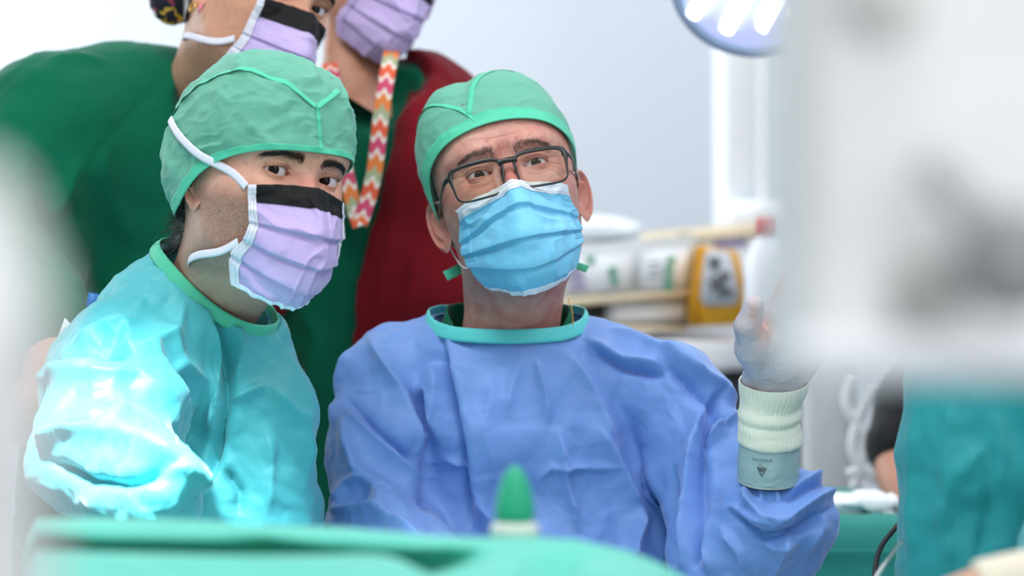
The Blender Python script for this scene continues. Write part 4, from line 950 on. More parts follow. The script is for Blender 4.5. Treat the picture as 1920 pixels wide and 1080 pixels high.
fold_y = [
    ([(403, 564), (423, 654), (426, 753), (403, 853), (385, 915)], 9, 9, -.010), ([(392, 570), (408, 660), (410, 760), (388, 850)], 16, 10, .006),
    ([(239, 608), (236, 650), (274, 695), (327, 765), (337, 858)], 10, 18, .012), ([(70, 707), (160, 700), (257, 704), (327, 759)], 12, 22, .014),
    ([(75, 690), (150, 680), (235, 672)], 10, 10, -.012), ([(64, 829), (117, 806), (192, 812), (257, 765)], 14, 16, .013), ([(90, 795), (180, 790), (240, 755)], 9, 9, -.010),
    ([(192, 812), (251, 832), (333, 870), (385, 920)], 12, 20, .012), ([(75, 860), (150, 905), (250, 898), (330, 875)], 12, 12, -.010), ([(300, 880), (360, 890), (388, 930)], 9, 9, .007),
    ([(309, 600), (344, 680), (380, 715), (408, 812)], 14, 14, .006), ([(345, 700), (370, 750), (350, 830)], 12, 12, -.006), ([(280, 640), (300, 700)], 12, 12, .005),
    ([(496, 718), (530, 745), (565, 785), (585, 893)], 14, 22, .005), ([(432, 753), (460, 738), (496, 724)], 8, 8, .005), ([(440, 600), (450, 650), (445, 720)], 8, 10, .006), ([(420, 880), (450, 920), (445, 960)], 10, 10, -.007),
    ([(350, 560), (330, 620), (250, 660)], 16, 16, .005), ([(205, 520), (212, 500), (230, 480)], 5, 5, .004), ([(130, 640), (200, 600), (260, 590)], 16, 16, .005), ([(500, 800), (510, 880), (505, 960)], 16, 16, .004),
]
gown_y = garment('surgical_gown', f_young, [P(0, 0, 2.4)[0]-.05, 2.06, .62], [P(660, 0, 2.5)[0], 2.68, P(0, 420, 2.46)[2]], .0029, 'gown_teal', E, fold_y, (.009, 7, 1), 77, post=clip_young)
t_ = np.linspace(0, 2*PI, 160)
V, F = ring_ribbon(CR+e3*.006, .0725, .0675, lambda t: .002*np.cos(3*t), .0135, .0012, e1, e2, up=e3, lean=.2); mesh_obj('collar_binding', V, F, M['collar_green'], gown_y)
# ================================================================ woman in green scrubs, leaning in behind
w1 = Head('person', 556, 2, 2.72, 44, 6, -24, .96, dict(xs=.95, ipd=62, up=4.8, lo=4.4, crease=1.3, hood=1.2, gazew=(.2, -1, .0), iris='iris', nbrow=600, browl=6.5, arch=6, browt=1.1, browz=14.5,
    neck_to=P(392, 160, 2.86), kend=16.2, lash=6.5, brow=1.5, flare=20, ear=.9), 'skin_tan', 'person in green scrubs with gold earring, leaning over the one in teal')
H = w1
mk, G, N = add_mask(H, dict(v=[0, .2, .38, .56, .72, .87, 1], rows=[((-38, -12), (58, 8, -16), .95), ((-50, -34), (57, 6, -36), 1.05), ((-58, -58), (56, 8, -56), 1.2),
        ((-58, -80), (56, 16, -74), 1.4), ((-52, -102), (56, 26, -88), 1.6), ((-36, -118), (52, 30, -102), 1.8), ((-16, -128), (46, 30, -114), 2.0)],
        pleats=[(.42, 3.2, .02, .14), (.60, 3.2, .05, .14), (.76, 3.2, .06, .13)], wr=2.2, seed=15, sidew=.055), 'lilac', 'band_black', 'tape_white', stitch='stitch_dark', bandh=.22)
tie(H, [[-57, 14, -70, -1, -.5, 0], [-62, 34, -78, -1, -.2, 0], list(side_pt(-85, -80, 2))+[-1, 0, 0], list(side_pt(-118, -78, 3))+[-.8, .5, 0], list(side_pt(-150, -76, 4))+[-.4, .9, 0]], 8, mk, 'lower_tie')
# hair and patterned cap with a bun
mf = NT('floral_cap'); co = mf.co(); vo = mf.n('ShaderNodeTexVoronoi', i_Scale=130.0); mf.l(co, vo.inputs['Vector'])
k = mf.ramp(vo.outputs['Color'], [(0, srgb(20, 22, 40)), (.38, srgb(22, 24, 44)), (.45, srgb(214, 176, 60)), (.55, srgb(220, 210, 205)), (.66, srgb(26, 28, 46)), (.8, srgb(150, 60, 90)), (.9, srgb(30, 60, 70))])
[setattr(nd.color_ramp, 'interpolation', 'CONSTANT') for nd in mf.t.nodes if nd.type == 'VALTORGB']
mf.base(k); mf.set(Roughness=.8); M['floral'] = mf.m
G, N, phi = cap_surf(dict(bphi=bphi, bz=[-30, -24, -4, 14, 34, 44, 48, 44, 34, 14, -4, -24, -30], o0=5, o1=10, seed=5, wr=2, gath=1)); V, F = sheet(G[::-1], .6, True)
fc = mesh_obj('floral_cap', H.tf(V), F, M['floral'], H.e)
def f_bun(X): return smin(sd_ell(X, (-30, 196, -20), (36, 26, 42)), sd_ell(X, (-10, 170, -5), (42, 30, 40)), 8)
V, F, N_ = sdf_mesh(f_bun, (-90, 120, -80), (60, 240, 60), 3.0); V = V+N_*(1.6*(ridged(V/14, 5)-.5))[:, None]; mesh_obj('cap_bun', H.tf(V), F, M['floral'], fc)
ph = np.linspace(-180, 180, 121)[:-1]; kk = np.linspace(.02, 13, 300); RZ = head_rz(ph, kk); bz = cspl([-180, -140, -118, -100, -88, -70, 0, 70, 88, 100, 118, 140, 180], np.array([-62, -58, -46, -8, 0, 30, 60, 30, 0, -8, -46, -58, -62.]), ph)
kb = np.array([np.interp(-bz[i], -RZ[:, i, 1], kk) for i in range(len(ph))]); s_ = np.linspace(0, 1, 60); X = np.stack([to_xyz(ph[i:i+1], head_rz(ph[i:i+1], s_*kb[i]))[:, 0] for i in range(len(ph))], 1)
D = nrm(X-np.array([0, 75, 0])); X = X+D*(4+1.2*fbm(X/np.array([5, 5, 14.]), 2, 2)[..., None]); V, F = sheet(X[::-1], 2, True); mesh_obj('hair', H.tf(V), F, M['hair_black'], H.e)
er = np.array([-80, 82, -48.]); t = np.linspace(0, 2*PI, 30); V, F = tube(np.stack([er[0]-1+0*t, er[1]+4.5*np.cos(t), er[2]+5.5*np.sin(t)], -1), 1.3, 10); mesh_obj('hoop_earring', H.tf(V), F, M['gold'], H.e)
V, F = lathe([(.01, 5), (1.5, 4), (2.0, 0), (2.6, -4), (1.4, -7), (.01, -8)], (-80, 68, -44), 16); mesh_obj('drop_earring', H.tf(V), F, M['pink'], H.e)
def f_w1(X):
    d = sd_chain(X, [P(318, 205, 2.9), P(240, 225, 2.9), P(110, 270, 2.84), P(-20, 400, 2.78), P(-60, 640, 2.7)], [.075, .095, .105, .095, .08], .03)
    d = smin(d, sd_chain(X, [P(240, 330, 2.93), P(240, 600, 2.95), P(230, 1000, 2.95), P(220, 1500, 2.95)], [.14, .13, .13, .14], .03), .04)
    d = smin(d, sd_chain(X, [P(60, 330, 2.84), P(30, 520, 2.76), P(90, 640, 2.66)], [.09, .075, .058], .02), .02)
    q = X-P(412, 120, 2.86); hole = sd_cone(X, P(430, 40, 2.8), P(418, 330, 2.86), .062, .05)
    return np.maximum(d, -hole)
fold_w1 = [([(322, 130), (250, 210), (160, 320)], 3, 3, -.0025), ([(150, 300), (100, 400), (130, 480), (190, 560)], 16, 24, .012), ([(60, 380), (120, 460), (190, 565)], 14, 14, -.016),
           ([(30, 440), (100, 500), (180, 580)], 16, 16, .012), ([(190, 280), (210, 380), (260, 470)], 24, 24, .006), ([(60, 250), (40, 330), (50, 420)], 18, 18, .008), ([(85, 110), (140, 102), (200, 110)], 8, 10, .006)]
sc1 = garment('scrub_top', f_w1, [P(-190, 0, 2.8)[0], 2.55, .5], [P(480, 0, 2.9)[0], 3.3, P(0, 30, 2.9)[2]], .006, 'scrub_green', H.e, fold_w1, (.005, 5, 1), 13, folds_scale=1.3, sm=6)
V, F = tube(curve_pts([P(90, 640, 2.66), P(100, 690, 2.62), P(80, 740, 2.58), P(40, 790, 2.52)], 30), np.linspace(.036, .028, 30), 20); mesh_obj('forearm', V, F, M['skin_tan'], H.e)

# ================================================================ person in maroon fleece
w2 = Head('person', 764, -66, 3.02, 34, -4, -20, .98, dict(xs=.95, ipd=62, up=4.8, lo=4.4, gazew=(.2, -1, -.1), iris='iris', nbrow=300, neck_to=P(676, 190, 3.06), kend=16.2, lash=5, brow=2), 'skin_warm',
    'person in maroon fleece over green scrubs with a zigzag lanyard, standing behind')
H = w2
mk, G, N = add_mask(H, dict(v=[0, .2, .38, .56, .72, .87, 1], rows=[((-38, -12), (60, 8, -16), .95), ((-52, -34), (59, 6, -36), 1.05), ((-62, -58), (58, 8, -56), 1.2),
        ((-62, -80), (58, 16, -74), 1.4), ((-54, -102), (58, 26, -88), 1.6), ((-38, -118), (54, 30, -102), 1.8), ((-16, -130), (46, 28, -116), 2.0)],
        pleats=[(.36, 4, .02, .14), (.56, 4, .05, .14), (.74, 4, .06, .13)], wr=3, seed=25, sidew=.05), 'lilac', 'band_black', 'lilac', stitch='stitch_dark', bandh=.20, side='lilac', bot='lilac')
cap2, CG2, CN2 = add_cap(H, dict(bphi=bphi, bz=[-50, -40, -20, 0, 26, 40, 44, 40, 26, 0, -20, -40, -50], o0=4.0, o1=6, seed=8, wr=2, gath=.5, hairth=2, hairup=12), [], hem=.1)
def bodyc(X):
    d = sd_chain(X, [P(560, 260, 3.12), P(690, 215, 3.1), P(770, 235, 3.09), P(812, 330, 3.06), P(830, 560, 3.04)], [.07, .06, .085, .092, .085], .03)
    return smin(d, sd_chain(X, [P(665, 400, 3.1), P(670, 700, 3.1), P(670, 1100, 3.1), P(670, 1600, 3.1)], [.13, .13, .13, .14], .03), .04)
def f_scr2(X): return np.maximum(bodyc(X)+.006, -sd_cone(X, P(670, 60, 2.98), P(690, 140, 2.98), .06, .075))
def openl(Z, xs, ys): return np.interp(540-(Z-CZ)*FPX/3.0, ys, xs)
def f_jack(X):
    b = bodyc(X)-.012; Z = X[..., 2]
    xr = (openl(Z, [748, 742, 735, 700, 676, 650, 640], [90, 200, 300, 430, 560, 700, 1000])-960)*3.0/FPX; xl = (openl(Z, [628, 634, 640, 620, 560, 500, 470], [90, 200, 300, 430, 560, 640, 1000])-960)*3.0/FPX
    gap = np.minimum(X[..., 0]-xl, xr-X[..., 0]); gap = np.where(X[..., 1] < 3.12, gap, -1)
    b = np.maximum(b, gap); return np.maximum(b, -sd_cone(X, P(670, 60, 3.0), P(690, 120, 3.0), .065, .078))
s2 = garment('scrub_top', f_scr2, [P(420, 0, 3)[0], 2.88, .45], [P(960, 0, 3.1)[0], 3.4, P(0, 60, 3.0)[2]], .006, 'scrub_dark', H.e, [([(560, 560), (600, 640), (560, 760)], 24, 24, .012), ([(640, 300), (640, 420), (600, 560)], 20, 24, .008), ([(520, 650), (560, 700), (590, 780)], 14, 14, -.012)], (.005, 5, 1), 19, folds_scale=1.2)
jk = garment('fleece_jacket', f_jack, [P(420, 0, 3)[0], 2.88, .45], [P(980, 0, 3.1)[0], 3.4, P(0, 50, 3.0)[2]], .006, 'fleece', H.e, [([(790, 110), (770, 260), (735, 430), (700, 620)], 20, 26, .012), ([(840, 170), (800, 300), (770, 470), (760, 620)], 20, 26, .014), ([(720, 300), (690, 450), (672, 600)], 6, 8, .006), ([(820, 260), (785, 400), (745, 600)], 14, 14, -.014)], (.006, 5, 1), 23, folds_scale=1.2, sm=8)
# lanyard
zc_ = [srgb(232, 96, 60), srgb(240, 232, 220), srgb(214, 70, 110), srgb(240, 232, 220), srgb(236, 130, 60), srgb(168, 178, 140), srgb(240, 232, 220)]
zm = [mat_plain('lanyard_stripe', c, .7) for c in zc_]; zs = [0, .2, .28, .48, .56, .76, .92, 1]
for K in ([P(742, 60, 3.02), P(728, 130, 2.965), P(714, 220, 2.94), P(702, 320, 2.93), P(688, 380, 2.925), P(674, 420, 2.92)], [P(618, 120, 3.02), P(630, 200, 2.96), P(640, 280, 2.94), P(652, 340, 2.93), P(664, 390, 2.925), P(676, 424, 2.918)]):
    V, F, uvp = tape(K, [(.1, -1, .15)]*len(K), .019, .001, 420, 19); fm = []
    for f in F:
        c = uvp[f].mean(1); z = c[:, 0]*13+.30*np.abs((c[:, 1]*1.5+.25) % 1-.5); fm.append(np.searchsorted(zs, z % 1)-1)
    mesh_obj('lanyard', V, F, None, H.e, mats=zm, fmat=np.clip(np.concatenate(fm), 0, 6))
# ================================================================ the room
def struct(o): o['kind'] = 'structure'; return o
def quad(name, pts, m): return struct(mesh_obj(name, pts, np.array([[0, 1, 2, 3]]), m, smooth=False))
def slab(name, c, s, m): V, F = box(c, s); return struct(mesh_obj(name, V, F, m, smooth=False))
m_wall = mat_plain('painted_wall', srgb(206, 211, 219), .7, .2, var=.01, scale=3)
m_wallw = mat_plain('painted_wall_white', srgb(240, 243, 246), .6, .2, var=.01, scale=3)
m_floor = mat_plain('vinyl_floor', srgb(150, 158, 164), .35, .4, var=.03, scale=6)
slab('floor', (0.3, 3.0, -.05), (5.6, 7.2, .1), m_floor)
slab('ceiling', (0.3, 3.4, 3.05), (5.6, 6.0, .1), m_wallw)
slab('wall_back', (0.3, 5.45, 1.5), (5.6, .1, 3.0), m_wall)
slab('wall_left', (-2.55, 3.4, 1.5), (.1, 6.0, 3.0), m_wallw)
slab('wall_right', (3.15, 3.4, 1.5), (.1, 6.0, 3.0), m_wall)
slab('baseboard_back', (0.3, 5.39, .05), (5.5, .02, .1), m_wallw)

def thing(name, label, cat, loc=(0, 0, 0), group=None):
    o = bpy.data.objects.new(name, None); C.objects.link(o); o.location = loc; o['label'] = label; o['category'] = cat
    if group: o['group'] = group
    return o
def put(name, VF, m, parent, fm=None):
    V, F = VF[:2]; V = np.asarray(V)-np.array(parent.location) if parent else V
    return mesh_obj(name, V, F, M[m] if isinstance(m, str) else m, parent)
def tag(o, label, cat, group=None):
    o['label'] = label; o['category'] = cat
    if group: o['group'] = group
    return o
M['white_enamel'] = mat_plain('white_enamel', srgb(240, 242, 246), .35, .4)
M['grey_plastic'] = mat_plain('grey_plastic', srgb(206, 210, 212), .45)
M['panel_grey'] = mat_plain('panel_grey', srgb(202, 208, 214), .5)
M['cream'] = mat_plain('cream_trim', srgb(224, 208, 178), .5)
M['yellow'] = mat_plain('yellow_plastic', srgb(240, 178, 40), .45)
M['black'] = mat_plain('black_plastic', srgb(32, 34, 38), .5)
M['dark_grey'] = mat_plain('dark_grey', srgb(104, 106, 110), .6)
M['mint_mark'] = mat_plain('green_mark', srgb(90, 170, 140), .5)
M['violet_mark'] = mat_plain('violet_mark', srgb(150, 140, 180), .5)
M['red'] = mat_plain('red_plastic', srgb(206, 30, 44), .4)
DB = 4.0
# cabinet / shelf carrying the equipment
c0 = P(1290, 640, DB); t = thing('equipment_cart', 'white shelf top over a grey cabinet carrying the yellow and white devices', 'cart', (c0[0], DB+.25, 0))
put('shelf_top', box((.05, DB+.25, P(0, 640, DB)[2]-.02), (1.02, .62, .045), .008), 'white_enamel', t)
put('cabinet_body', box((.04, DB+.3, P(0, 640, DB)[2]/2-.02), (.92, .42, P(0, 640, DB)[2]-.09), .01), 'dark_grey', t)
put('cabinet_door', box((-.19, DB+.085, .5), (.42, .02, .8), .006), 'panel_grey', t)
put('cabinet_door', box((.28, DB+.085, .5), (.42, .02, .8), .006), 'panel_grey', t)
zt = P(0, 640, DB)[2]+.004
# electrosurgical unit: sloped panel
def prism(poly, y0, y1):
    """polygon in photo px extruded in depth"""
    a = np.array([P(x, y, y0) for x, y in poly]); b = a+np.array([0, y1-y0, 0]); n = len(a); V = np.concatenate([a, b]); i = np.arange(n)
    F = [np.stack([i, (i+1) % n, (i+1) % n+n, i+n], -1)[:, ::-1]]
    for k in range(1, n-1): F += [np.array([[0, k, k+1]]), np.array([[n, n+k+1, n+k]])]
    return V, F
u = thing('electrosurgical_unit', 'white device with control panel and tan trim on the white shelf', 'medical device', (P(1180, 0, DB)[0], DB, zt))
put('lower_housing', prism([(1050, 560), (1288, 548), (1288, 622), (1050, 630)], DB+.02, DB+.34), 'panel_grey', u)
put('upper_housing', prism([(1050, 462), (1306, 440), (1292, 546), (1050, 562)], DB, DB+.34), 'grey_plastic', u)
put('trim_strip', prism([(1050, 560), (1292, 543), (1292, 556), (1050, 576)], DB-.012, DB+.02), 'cream', u)
put('trim_strip', prism([(1050, 608), (1290, 612), (1290, 622), (1050, 624)], DB-.004, DB+.02), 'cream', u)
put('display', prism([(1052, 572), (1135, 570), (1135, 598), (1052, 604)], DB+.012, DB+.022), 'black', u)
put('front_label', prism([(1150, 568), (1285, 560), (1285, 600), (1150, 606)], DB+.012, DB+.022), 'white_enamel', u)
put('control_panel', prism([(1205, 472), (1292, 462), (1284, 538), (1200, 545)], DB-.008, DB+.002), 'white_enamel', u)
put('control_panel', prism([(1080, 484), (1185, 474), (1182, 546), (1076, 552)], DB-.008, DB+.002), 'white_enamel', u)
for k, (x, y) in enumerate([(1246, 500), (1246, 518), (1246, 534), (1250, 482)]): put('green_key', prism([(x, y), (x+16, y-1), (x+16, y+10), (x, y+11)], DB-.014, DB-.006), 'mint_mark', u)
for k, (x, y) in enumerate([(1142, 500), (1146, 520), (1100, 480)]): put('green_key', prism([(x, y), (x+14, y-1), (x+14, y+14), (x, y+15)], DB-.014, DB-.006), 'mint_mark', u)
for x, y in [(1068, 515), (1070, 533), (1064, 500)]: put('connector_socket', prism([(x, y), (x+26, y-2), (x+26, y+9), (x, y+12)], DB-.014, DB-.006), 'violet_mark', u)
for x, y in [(1215, 492), (1215, 505), (1215, 518)]: put('panel_marking', prism([(x, y), (x+24, y-2), (x+24, y+1), (x, y+3)], DB-.010, DB-.006), 'dark_grey', u)
# white cloth and items on top
def f_lump(c, r, sd=3, a=.012):
    def f(X): return sd_ell(X, c, r)+a*(ridged(X*22, sd)-.5)
    return f
def lump(name, c, r, m, label, cat, h=.008, a=.012, sd=3):
    c = np.array(c); r = np.array(r); V, F, N = sdf_mesh(f_lump(c, r, sd, a), c-r-.02, c+r+.02, h); o = thing(name, label, cat, tuple(c-[0, 0, r[2]])); put('cloth', (V, F), m, o) if False else None
    bpy.data.objects.remove(o); me = mesh_obj(name, V-(c-[0, 0, r[2]]), F, M[m]); me.location = tuple(c-[0, 0, r[2]]); tag(me, label, cat); return me
M['white_cloth'] = mat_cloth('white_cloth', srgb(240, 244, 248), srgb(228, 234, 240))
lump('folded_cloth', P(1100, 430, DB+.16), (.10, .08, .022), 'white_cloth', 'crumpled white cloth on the left end of the white device', 'cloth', a=.008)
u = thing('white_case', 'long white and cream case lying behind the devices on the shelf', 'case', (P(1330, 0, 4.42)[0], 4.5, zt))
put('case_body', prism([(1215, 448), (1450, 432), (1462, 627), (1215, 627)], 4.36, 4.53), 'white_enamel', u)
put('case_lid', prism([(1200, 450), (1212, 436), (1440, 414), (1462, 424), (1462, 440), (1200, 462)], 4.35, 4.54), 'cream', u)
put('latch', prism([(1270, 440), (1292, 437), (1292, 452), (1270, 454)], 4.34, 4.352), 'dark_grey', u)
put('case_marking', prism([(1340, 450), (1400, 444), (1400, 458), (1340, 464)], 4.352, 4.362), 'violet_mark', u)
# yellow device with a round dial
u = thing('yellow_device', 'yellow cased device with a grey dial on the white shelf', 'medical device', (P(1345, 0, DB)[0], DB-.02, zt))
put('case', prism([(1312, 460), (1378, 470), (1386, 480), (1402, 560), (1398, 608), (1298, 612), (1298, 560)], DB-.05, DB+.2), 'yellow', u)
put('side_plate', prism([(1297, 540), (1309, 462), (1315, 462), (1306, 612), (1296, 612)], DB-.058, DB-.05), mat_plain('amber', srgb(214, 150, 30), .5), u)
put('dial_plate', prism([(1322, 476), (1330, 468), (1362, 470), (1372, 480), (1386, 548), (1380, 572), (1322, 574), (1314, 560)], DB-.062, DB-.049), 'panel_grey', u)
for K, w_ in (([(1338, 482), (1340, 500)], .010), ([(1332, 530), (1350, 524), (1366, 512)], .008), ([(1332, 536), (1344, 530)], .010), ([(1352, 556), (1360, 540), (1372, 552)], .006)):
    put('dial_marking', tube([P(x, y, DB-.066) for x, y in K], w_, 8), 'dark_grey', u)
# bottle with red cap
b = P(1440, 0, 3.9); zb = zt; u = thing('plastic_bottle', 'white plastic bottle with a red screw cap beside the yellow device', 'bottle', (b[0], 3.9, zb)); sc = 3.9/FPX; hh = P(0, 440, 3.9)[2]-zb
put('bottle_body', lathe([(.001, 0), (.034, 0), (.038, .006), (.039, hh*.6), (.036, hh*.76), (.024, hh*.93), (.013, hh*.99), (.012, hh)], (b[0], 3.9, zb), 40), mat_plain('bottle_plastic', srgb(232, 236, 246), .3, Subsurface_Weight=.3), u)
put('screw_cap', lathe([(.001, hh+.028), (.016, hh+.028), (.0185, hh+.022), (.0185, hh), (.001, hh)], (b[0], 3.9, zb), 30), 'red', u)
# white ceiling column with arm and lamp head
x0, x1 = P(1338, 0, 4.7)[0], P(1450, 0, 4.7)[0]; cx = (x0+x1)/2
u = thing('ceiling_column', 'white equipment column standing behind the shelf under the surgical light', 'column', (cx, 4.7, 0))
put('column_shaft', box((cx+.001, 4.7, 1.55), (x1-x0, .1, 2.9), .02), 'white_enamel', u)
put('column_groove', box((cx-.01, 4.647, 1.9), (.052, .006, 1.9), .002), mat_plain('groove_grey', srgb(222, 224, 226), .5), u)
put('column_base', box((cx+.02, 4.66, P(0, 408, 4.66)[2]), (.13, .18, .06), .02), 'white_enamel', u)
put('column_socket', box((cx, 4.64, P(0, 368, 4.64)[2]), (.034, .01, .045), .004), 'panel_grey', u)
# surgical light, seen at the top edge
lc = P(1420, 0, 3.1)+np.array([0.0, 0, .03]); Rl = rotx(-52) @ rotz(0); Rl = roty(8) @ Rl
u = thing('surgical_light', 'round white surgical light with bright strip lamps at the top edge', 'surgical light', tuple(lc))
Rr = .108
put('light_housing', lathe([(.001, .05), (Rr*.6, .045), (Rr*.97, .022), (Rr*1.06, .0), (Rr*1.04, -.016), (Rr*.92, -.020), (Rr*.9, -.012), (.001, -.012)], lc, 64, Rl), mat_plain('lamp_blue_white', srgb(168, 190, 226), .25, Coat_Weight=.5), u)
ml_ = NT('lamp_glass'); ml_.base(srgb(190, 196, 240)); ml_.set(Roughness=.15); ml_.b.inputs['Emission Color'].default_value = srgb(196, 202, 250); ml_.b.inputs['Emission Strength'].default_value = .75
put('light_glass', lathe([(.001, -.0135), (Rr*.9, -.0135), (Rr*.9, -.0125)], lc, 64, Rl), ml_.m, u)
me_ = NT('lamp_strip'); me_.b.inputs['Emission Color'].default_value = (.95, .98, 1, 1); me_.b.inputs['Emission Strength'].default_value = 3.0
for x, yy, L in ((-.052, .0, .12), (-.006, .0, .15), (.040, .0, .13), (.078, 0, .08)):
    pts = [np.array([x+.022, -L/2, -.018]), np.array([x-.022, L/2, -.018])]; pts = [Rl @ p_ + lc for p_ in pts]; put('lamp_strip', tube([pts[0]*(1-a)+pts[1]*a for a in np.linspace(0, 1, 8)], (.0095), 10), me_.m, u)
put('light_arm', tube(curve_pts([lc+Rl @ np.array([0, 0, .04]), lc+np.array([.05, .1, .2]), lc+np.array([.1, .2, .6]), lc+np.array([.1, .2, 1.7])], 30), .02, 14), 'white_enamel', u)

# ---- instrument table with teal drape, gauze, instrument (behind right)
DT = 3.0
u = thing('instrument_table', 'draped teal instrument table behind the surgeon at right', 'table', (P(1620, 0, DT)[0], DT, 0))
n = 90; m_ = 70; xs = np.linspace(P(1470, 0, DT)[0], P(1705, 0, DT)[0], n); G = []
ztab = P(0, 968, DT)[2]
for s_ in np.linspace(0, 1, m_):
    if s_ < .35: y = DT+.45-.45*s_/.35; z = ztab+0*xs
    else: q = (s_-.35)/.65; y = DT-.01-.006*np.sin(xs*40)*q-.012*np.sin(min(1, q*8)*PI/2); z = ztab-.95*ztab*q+0*xs
    G.append(np.stack([xs, y+0*xs, z+.002*vnoise(np.stack([xs*30, 0*xs+s_*20, 0*xs], -1), 3)], -1))
G = np.array(G); V, F = sheet(G[::-1] if gnormals(G)[m_-2, 5, 1] > 0 else G, .003); M['drape_teal'] = mat_cloth('drape_teal', srgb(30, 138, 128), srgb(24, 128, 120), bst=.3)
put('drape', (V, F), 'drape_teal', u)
put('drape_seam', box((xs.mean(), DT-.028, P(0, 1030, DT)[2]), (.2, .004, .006), .001), 'drape_teal', u)
put('table_frame', box((xs.mean(), DT+.22, ztab/2-.01), (.13, .38, ztab-.03), .01), 'metal', u)
lump('gauze', P(1612, 942, DT+.08), (.045, .04, .014), 'white_cloth', 'crumpled white gauze on the teal draped table', 'gauze', h=.003, a=.010, sd=5)
o = thing('steel_instrument', 'small steel instrument at the edge of the teal draped table', 'instrument', tuple(P(1668, 962, DT+.03))); put('handle', tube([P(1648, 961, DT+.03), P(1690, 962, DT+.03)], .0022, 8), 'metal', o); put('handle', tube([P(1650, 964, DT+.03), P(1690, 958, DT+.05)], .0018, 8), 'metal', o)
# grey trolley and hoses behind the raised hand
u = thing('anaesthesia_trolley', 'blurred grey and white trolley behind the raised hand', 'trolley', (.467, 3.62, 0))
zt2 = P(0, 940, 3.6)[2]
put('trolley_body', box((.467, 3.62, zt2/2-.02), (.22, .22, zt2-.04), .01), 'panel_grey', u)
put('trolley_column', box((.475, 3.64, P(0, 760, 3.6)[2]), (.08, .08, .34), .02), 'grey_plastic', u)
put('side_panel', box((.43, 3.68, P(0, 790, 3.6)[2]), (.03, .08, .3), .01), 'dark_grey', u)
for k, K in enumerate(([(1600, 700), (1588, 760), (1620, 820), (1612, 880), (1596, 930)], [(1640, 720), (1608, 790), (1600, 850), (1640, 900)], [(1590, 890), (1620, 880), (1650, 905)])):
    V, F = tube(curve_pts([P(x, y, 3.56) for x, y in K], 40), .008, 10); put('hose', (V, F), 'white_enamel', u)
# bystander in black sleeve, mostly hidden
hb = Head('person', 1905, 520, 3.40, -30, 0, 0, 1.0, dict(ipd=62, up=4.6, lo=4.2, nbrow=120, neck=(0, 20, 0)), 'skin_warm', 'person in a black short sleeve, arm showing beside the teal gown'); add_cap(hb, dict(bphi=bphi, bz=[-45, -34, -16, 3, 24, 41, 46, 40, 24, 8, -10, -32, -45], o0=4, o1=4, seed=2, wr=1, hair=0), [])
u = hb.e
def f_by(X): return smin(sd_chain(X, [P(1790, 700, 3.36), P(1735, 760, 3.34), P(1690, 835, 3.3)], [.08, .066, .050], .02), sd_chain(X, [P(1900, 760, 3.5), P(1900, 1200, 3.5)], [.14, .14], .02), .03)
V, F, N = sdf_mesh(f_by, [P(1600, 0, 3.3)[0], 3.15, .3], [P(2120, 0, 3.6)[0], 3.65, P(0, 560, 3.5)[2]], .009); put('black_shirt', (V, F), mat_cloth('black_cloth', srgb(18, 18, 22), srgb(24, 24, 28), rough=.9), u)
V, F = tube(curve_pts([P(1700, 820, 3.3), P(1690, 870, 3.28), P(1700, 920, 3.24), P(1740, 970, 3.2)], 30), np.linspace(.040, .028, 30), 20); put('body', (V, F), 'skin_warm', u)
# person in teal gown at the right edge (back of the gown)
ht = Head('person', 1880, 352, 2.17, -50, -8, 0, .98, dict(ipd=62, up=4.6, lo=4.2, nbrow=120, neck=(0, 10, 0)), 'skin_tan', 'person in a teal surgical gown at the right edge, only the torso in view'); add_cap(ht, dict(bphi=bphi, bz=[-45, -34, -16, 3, 24, 41, 46, 40, 24, 8, -10, -32, -45], o0=4, o1=4, seed=3, wr=1, hair=0), [])
add_mask(ht, dict(v=[0, .2, .45, .7, .88, 1], rows=[((-37, -24), (61, 18, -28), .95), ((-56, -44), (63, 23, -43), 1.05), ((-63, -76), (67, 28, -66), 1.35), ((-56, -106), (64, 28, -84), 1.7), ((-40, -130), (57, 26, -104), 1.9), ((-22, -141), (48, 24, -112), 2.0)], pleats=[(.36, 4.0, -.06, .15), (.55, 4.4, .03, .15)], wr=3, seed=44), 'mask_blue', 'mask_white', 'mask_white')
u = ht.e
def f_tg(X):
    T = Dy(X, 2.25, 1.2); d = sd_chain(T, [P(1895, 560, 2.25), P(1880, 700, 2.25), P(1872, 880, 2.25), P(1880, 1080, 2.25), P(1890, 1700, 2.25)], [.07, .088, .092, .098, .13], .02)
    return smin(d, sd_chain(X, [P(1900, 640, 2.25), P(2010, 720, 2.2), P(2050, 900, 2.15), P(1990, 1120, 1.9), P(1940, 1290, 1.75)], [.06, .06, .05, .045, .035], .02), .02)
fold_tg = [([(1790, 880), (1770, 960), (1780, 1060)], 12, 14, .007), ([(1860, 850), (1850, 960), (1830, 1060)], 9, 12, -.008), ([(1870, 780), (1880, 860), (1862, 930)], 12, 12, .006), ([(1800, 900), (1815, 870), (1840, 840)], 9, 9, .006), ([(1720, 760), (1700, 880), (1710, 1040)], 9, 9, .004), ([(1785, 740), (1775, 850), (1760, 1000)], 14, 14, .005)]
g_ = garment('surgical_gown', f_tg, [P(1640, 0, 2.2)[0], 1.68, .4], [P(2120, 0, 2.3)[0], 2.5, P(0, 420, 2.25)[2]], .0055, 'drape_teal', None, fold_tg, (.006, 7, 1), 91, folds_scale=1.3)
g_.data.transform(Matrix.Translation(-Vector(u.location))); g_.parent = u; M['gown_dteal'] = mat_cloth('gown_deep_teal', srgb(32, 144, 152), srgb(40, 154, 160), bst=.3); g_.data.materials[0] = M['gown_dteal']
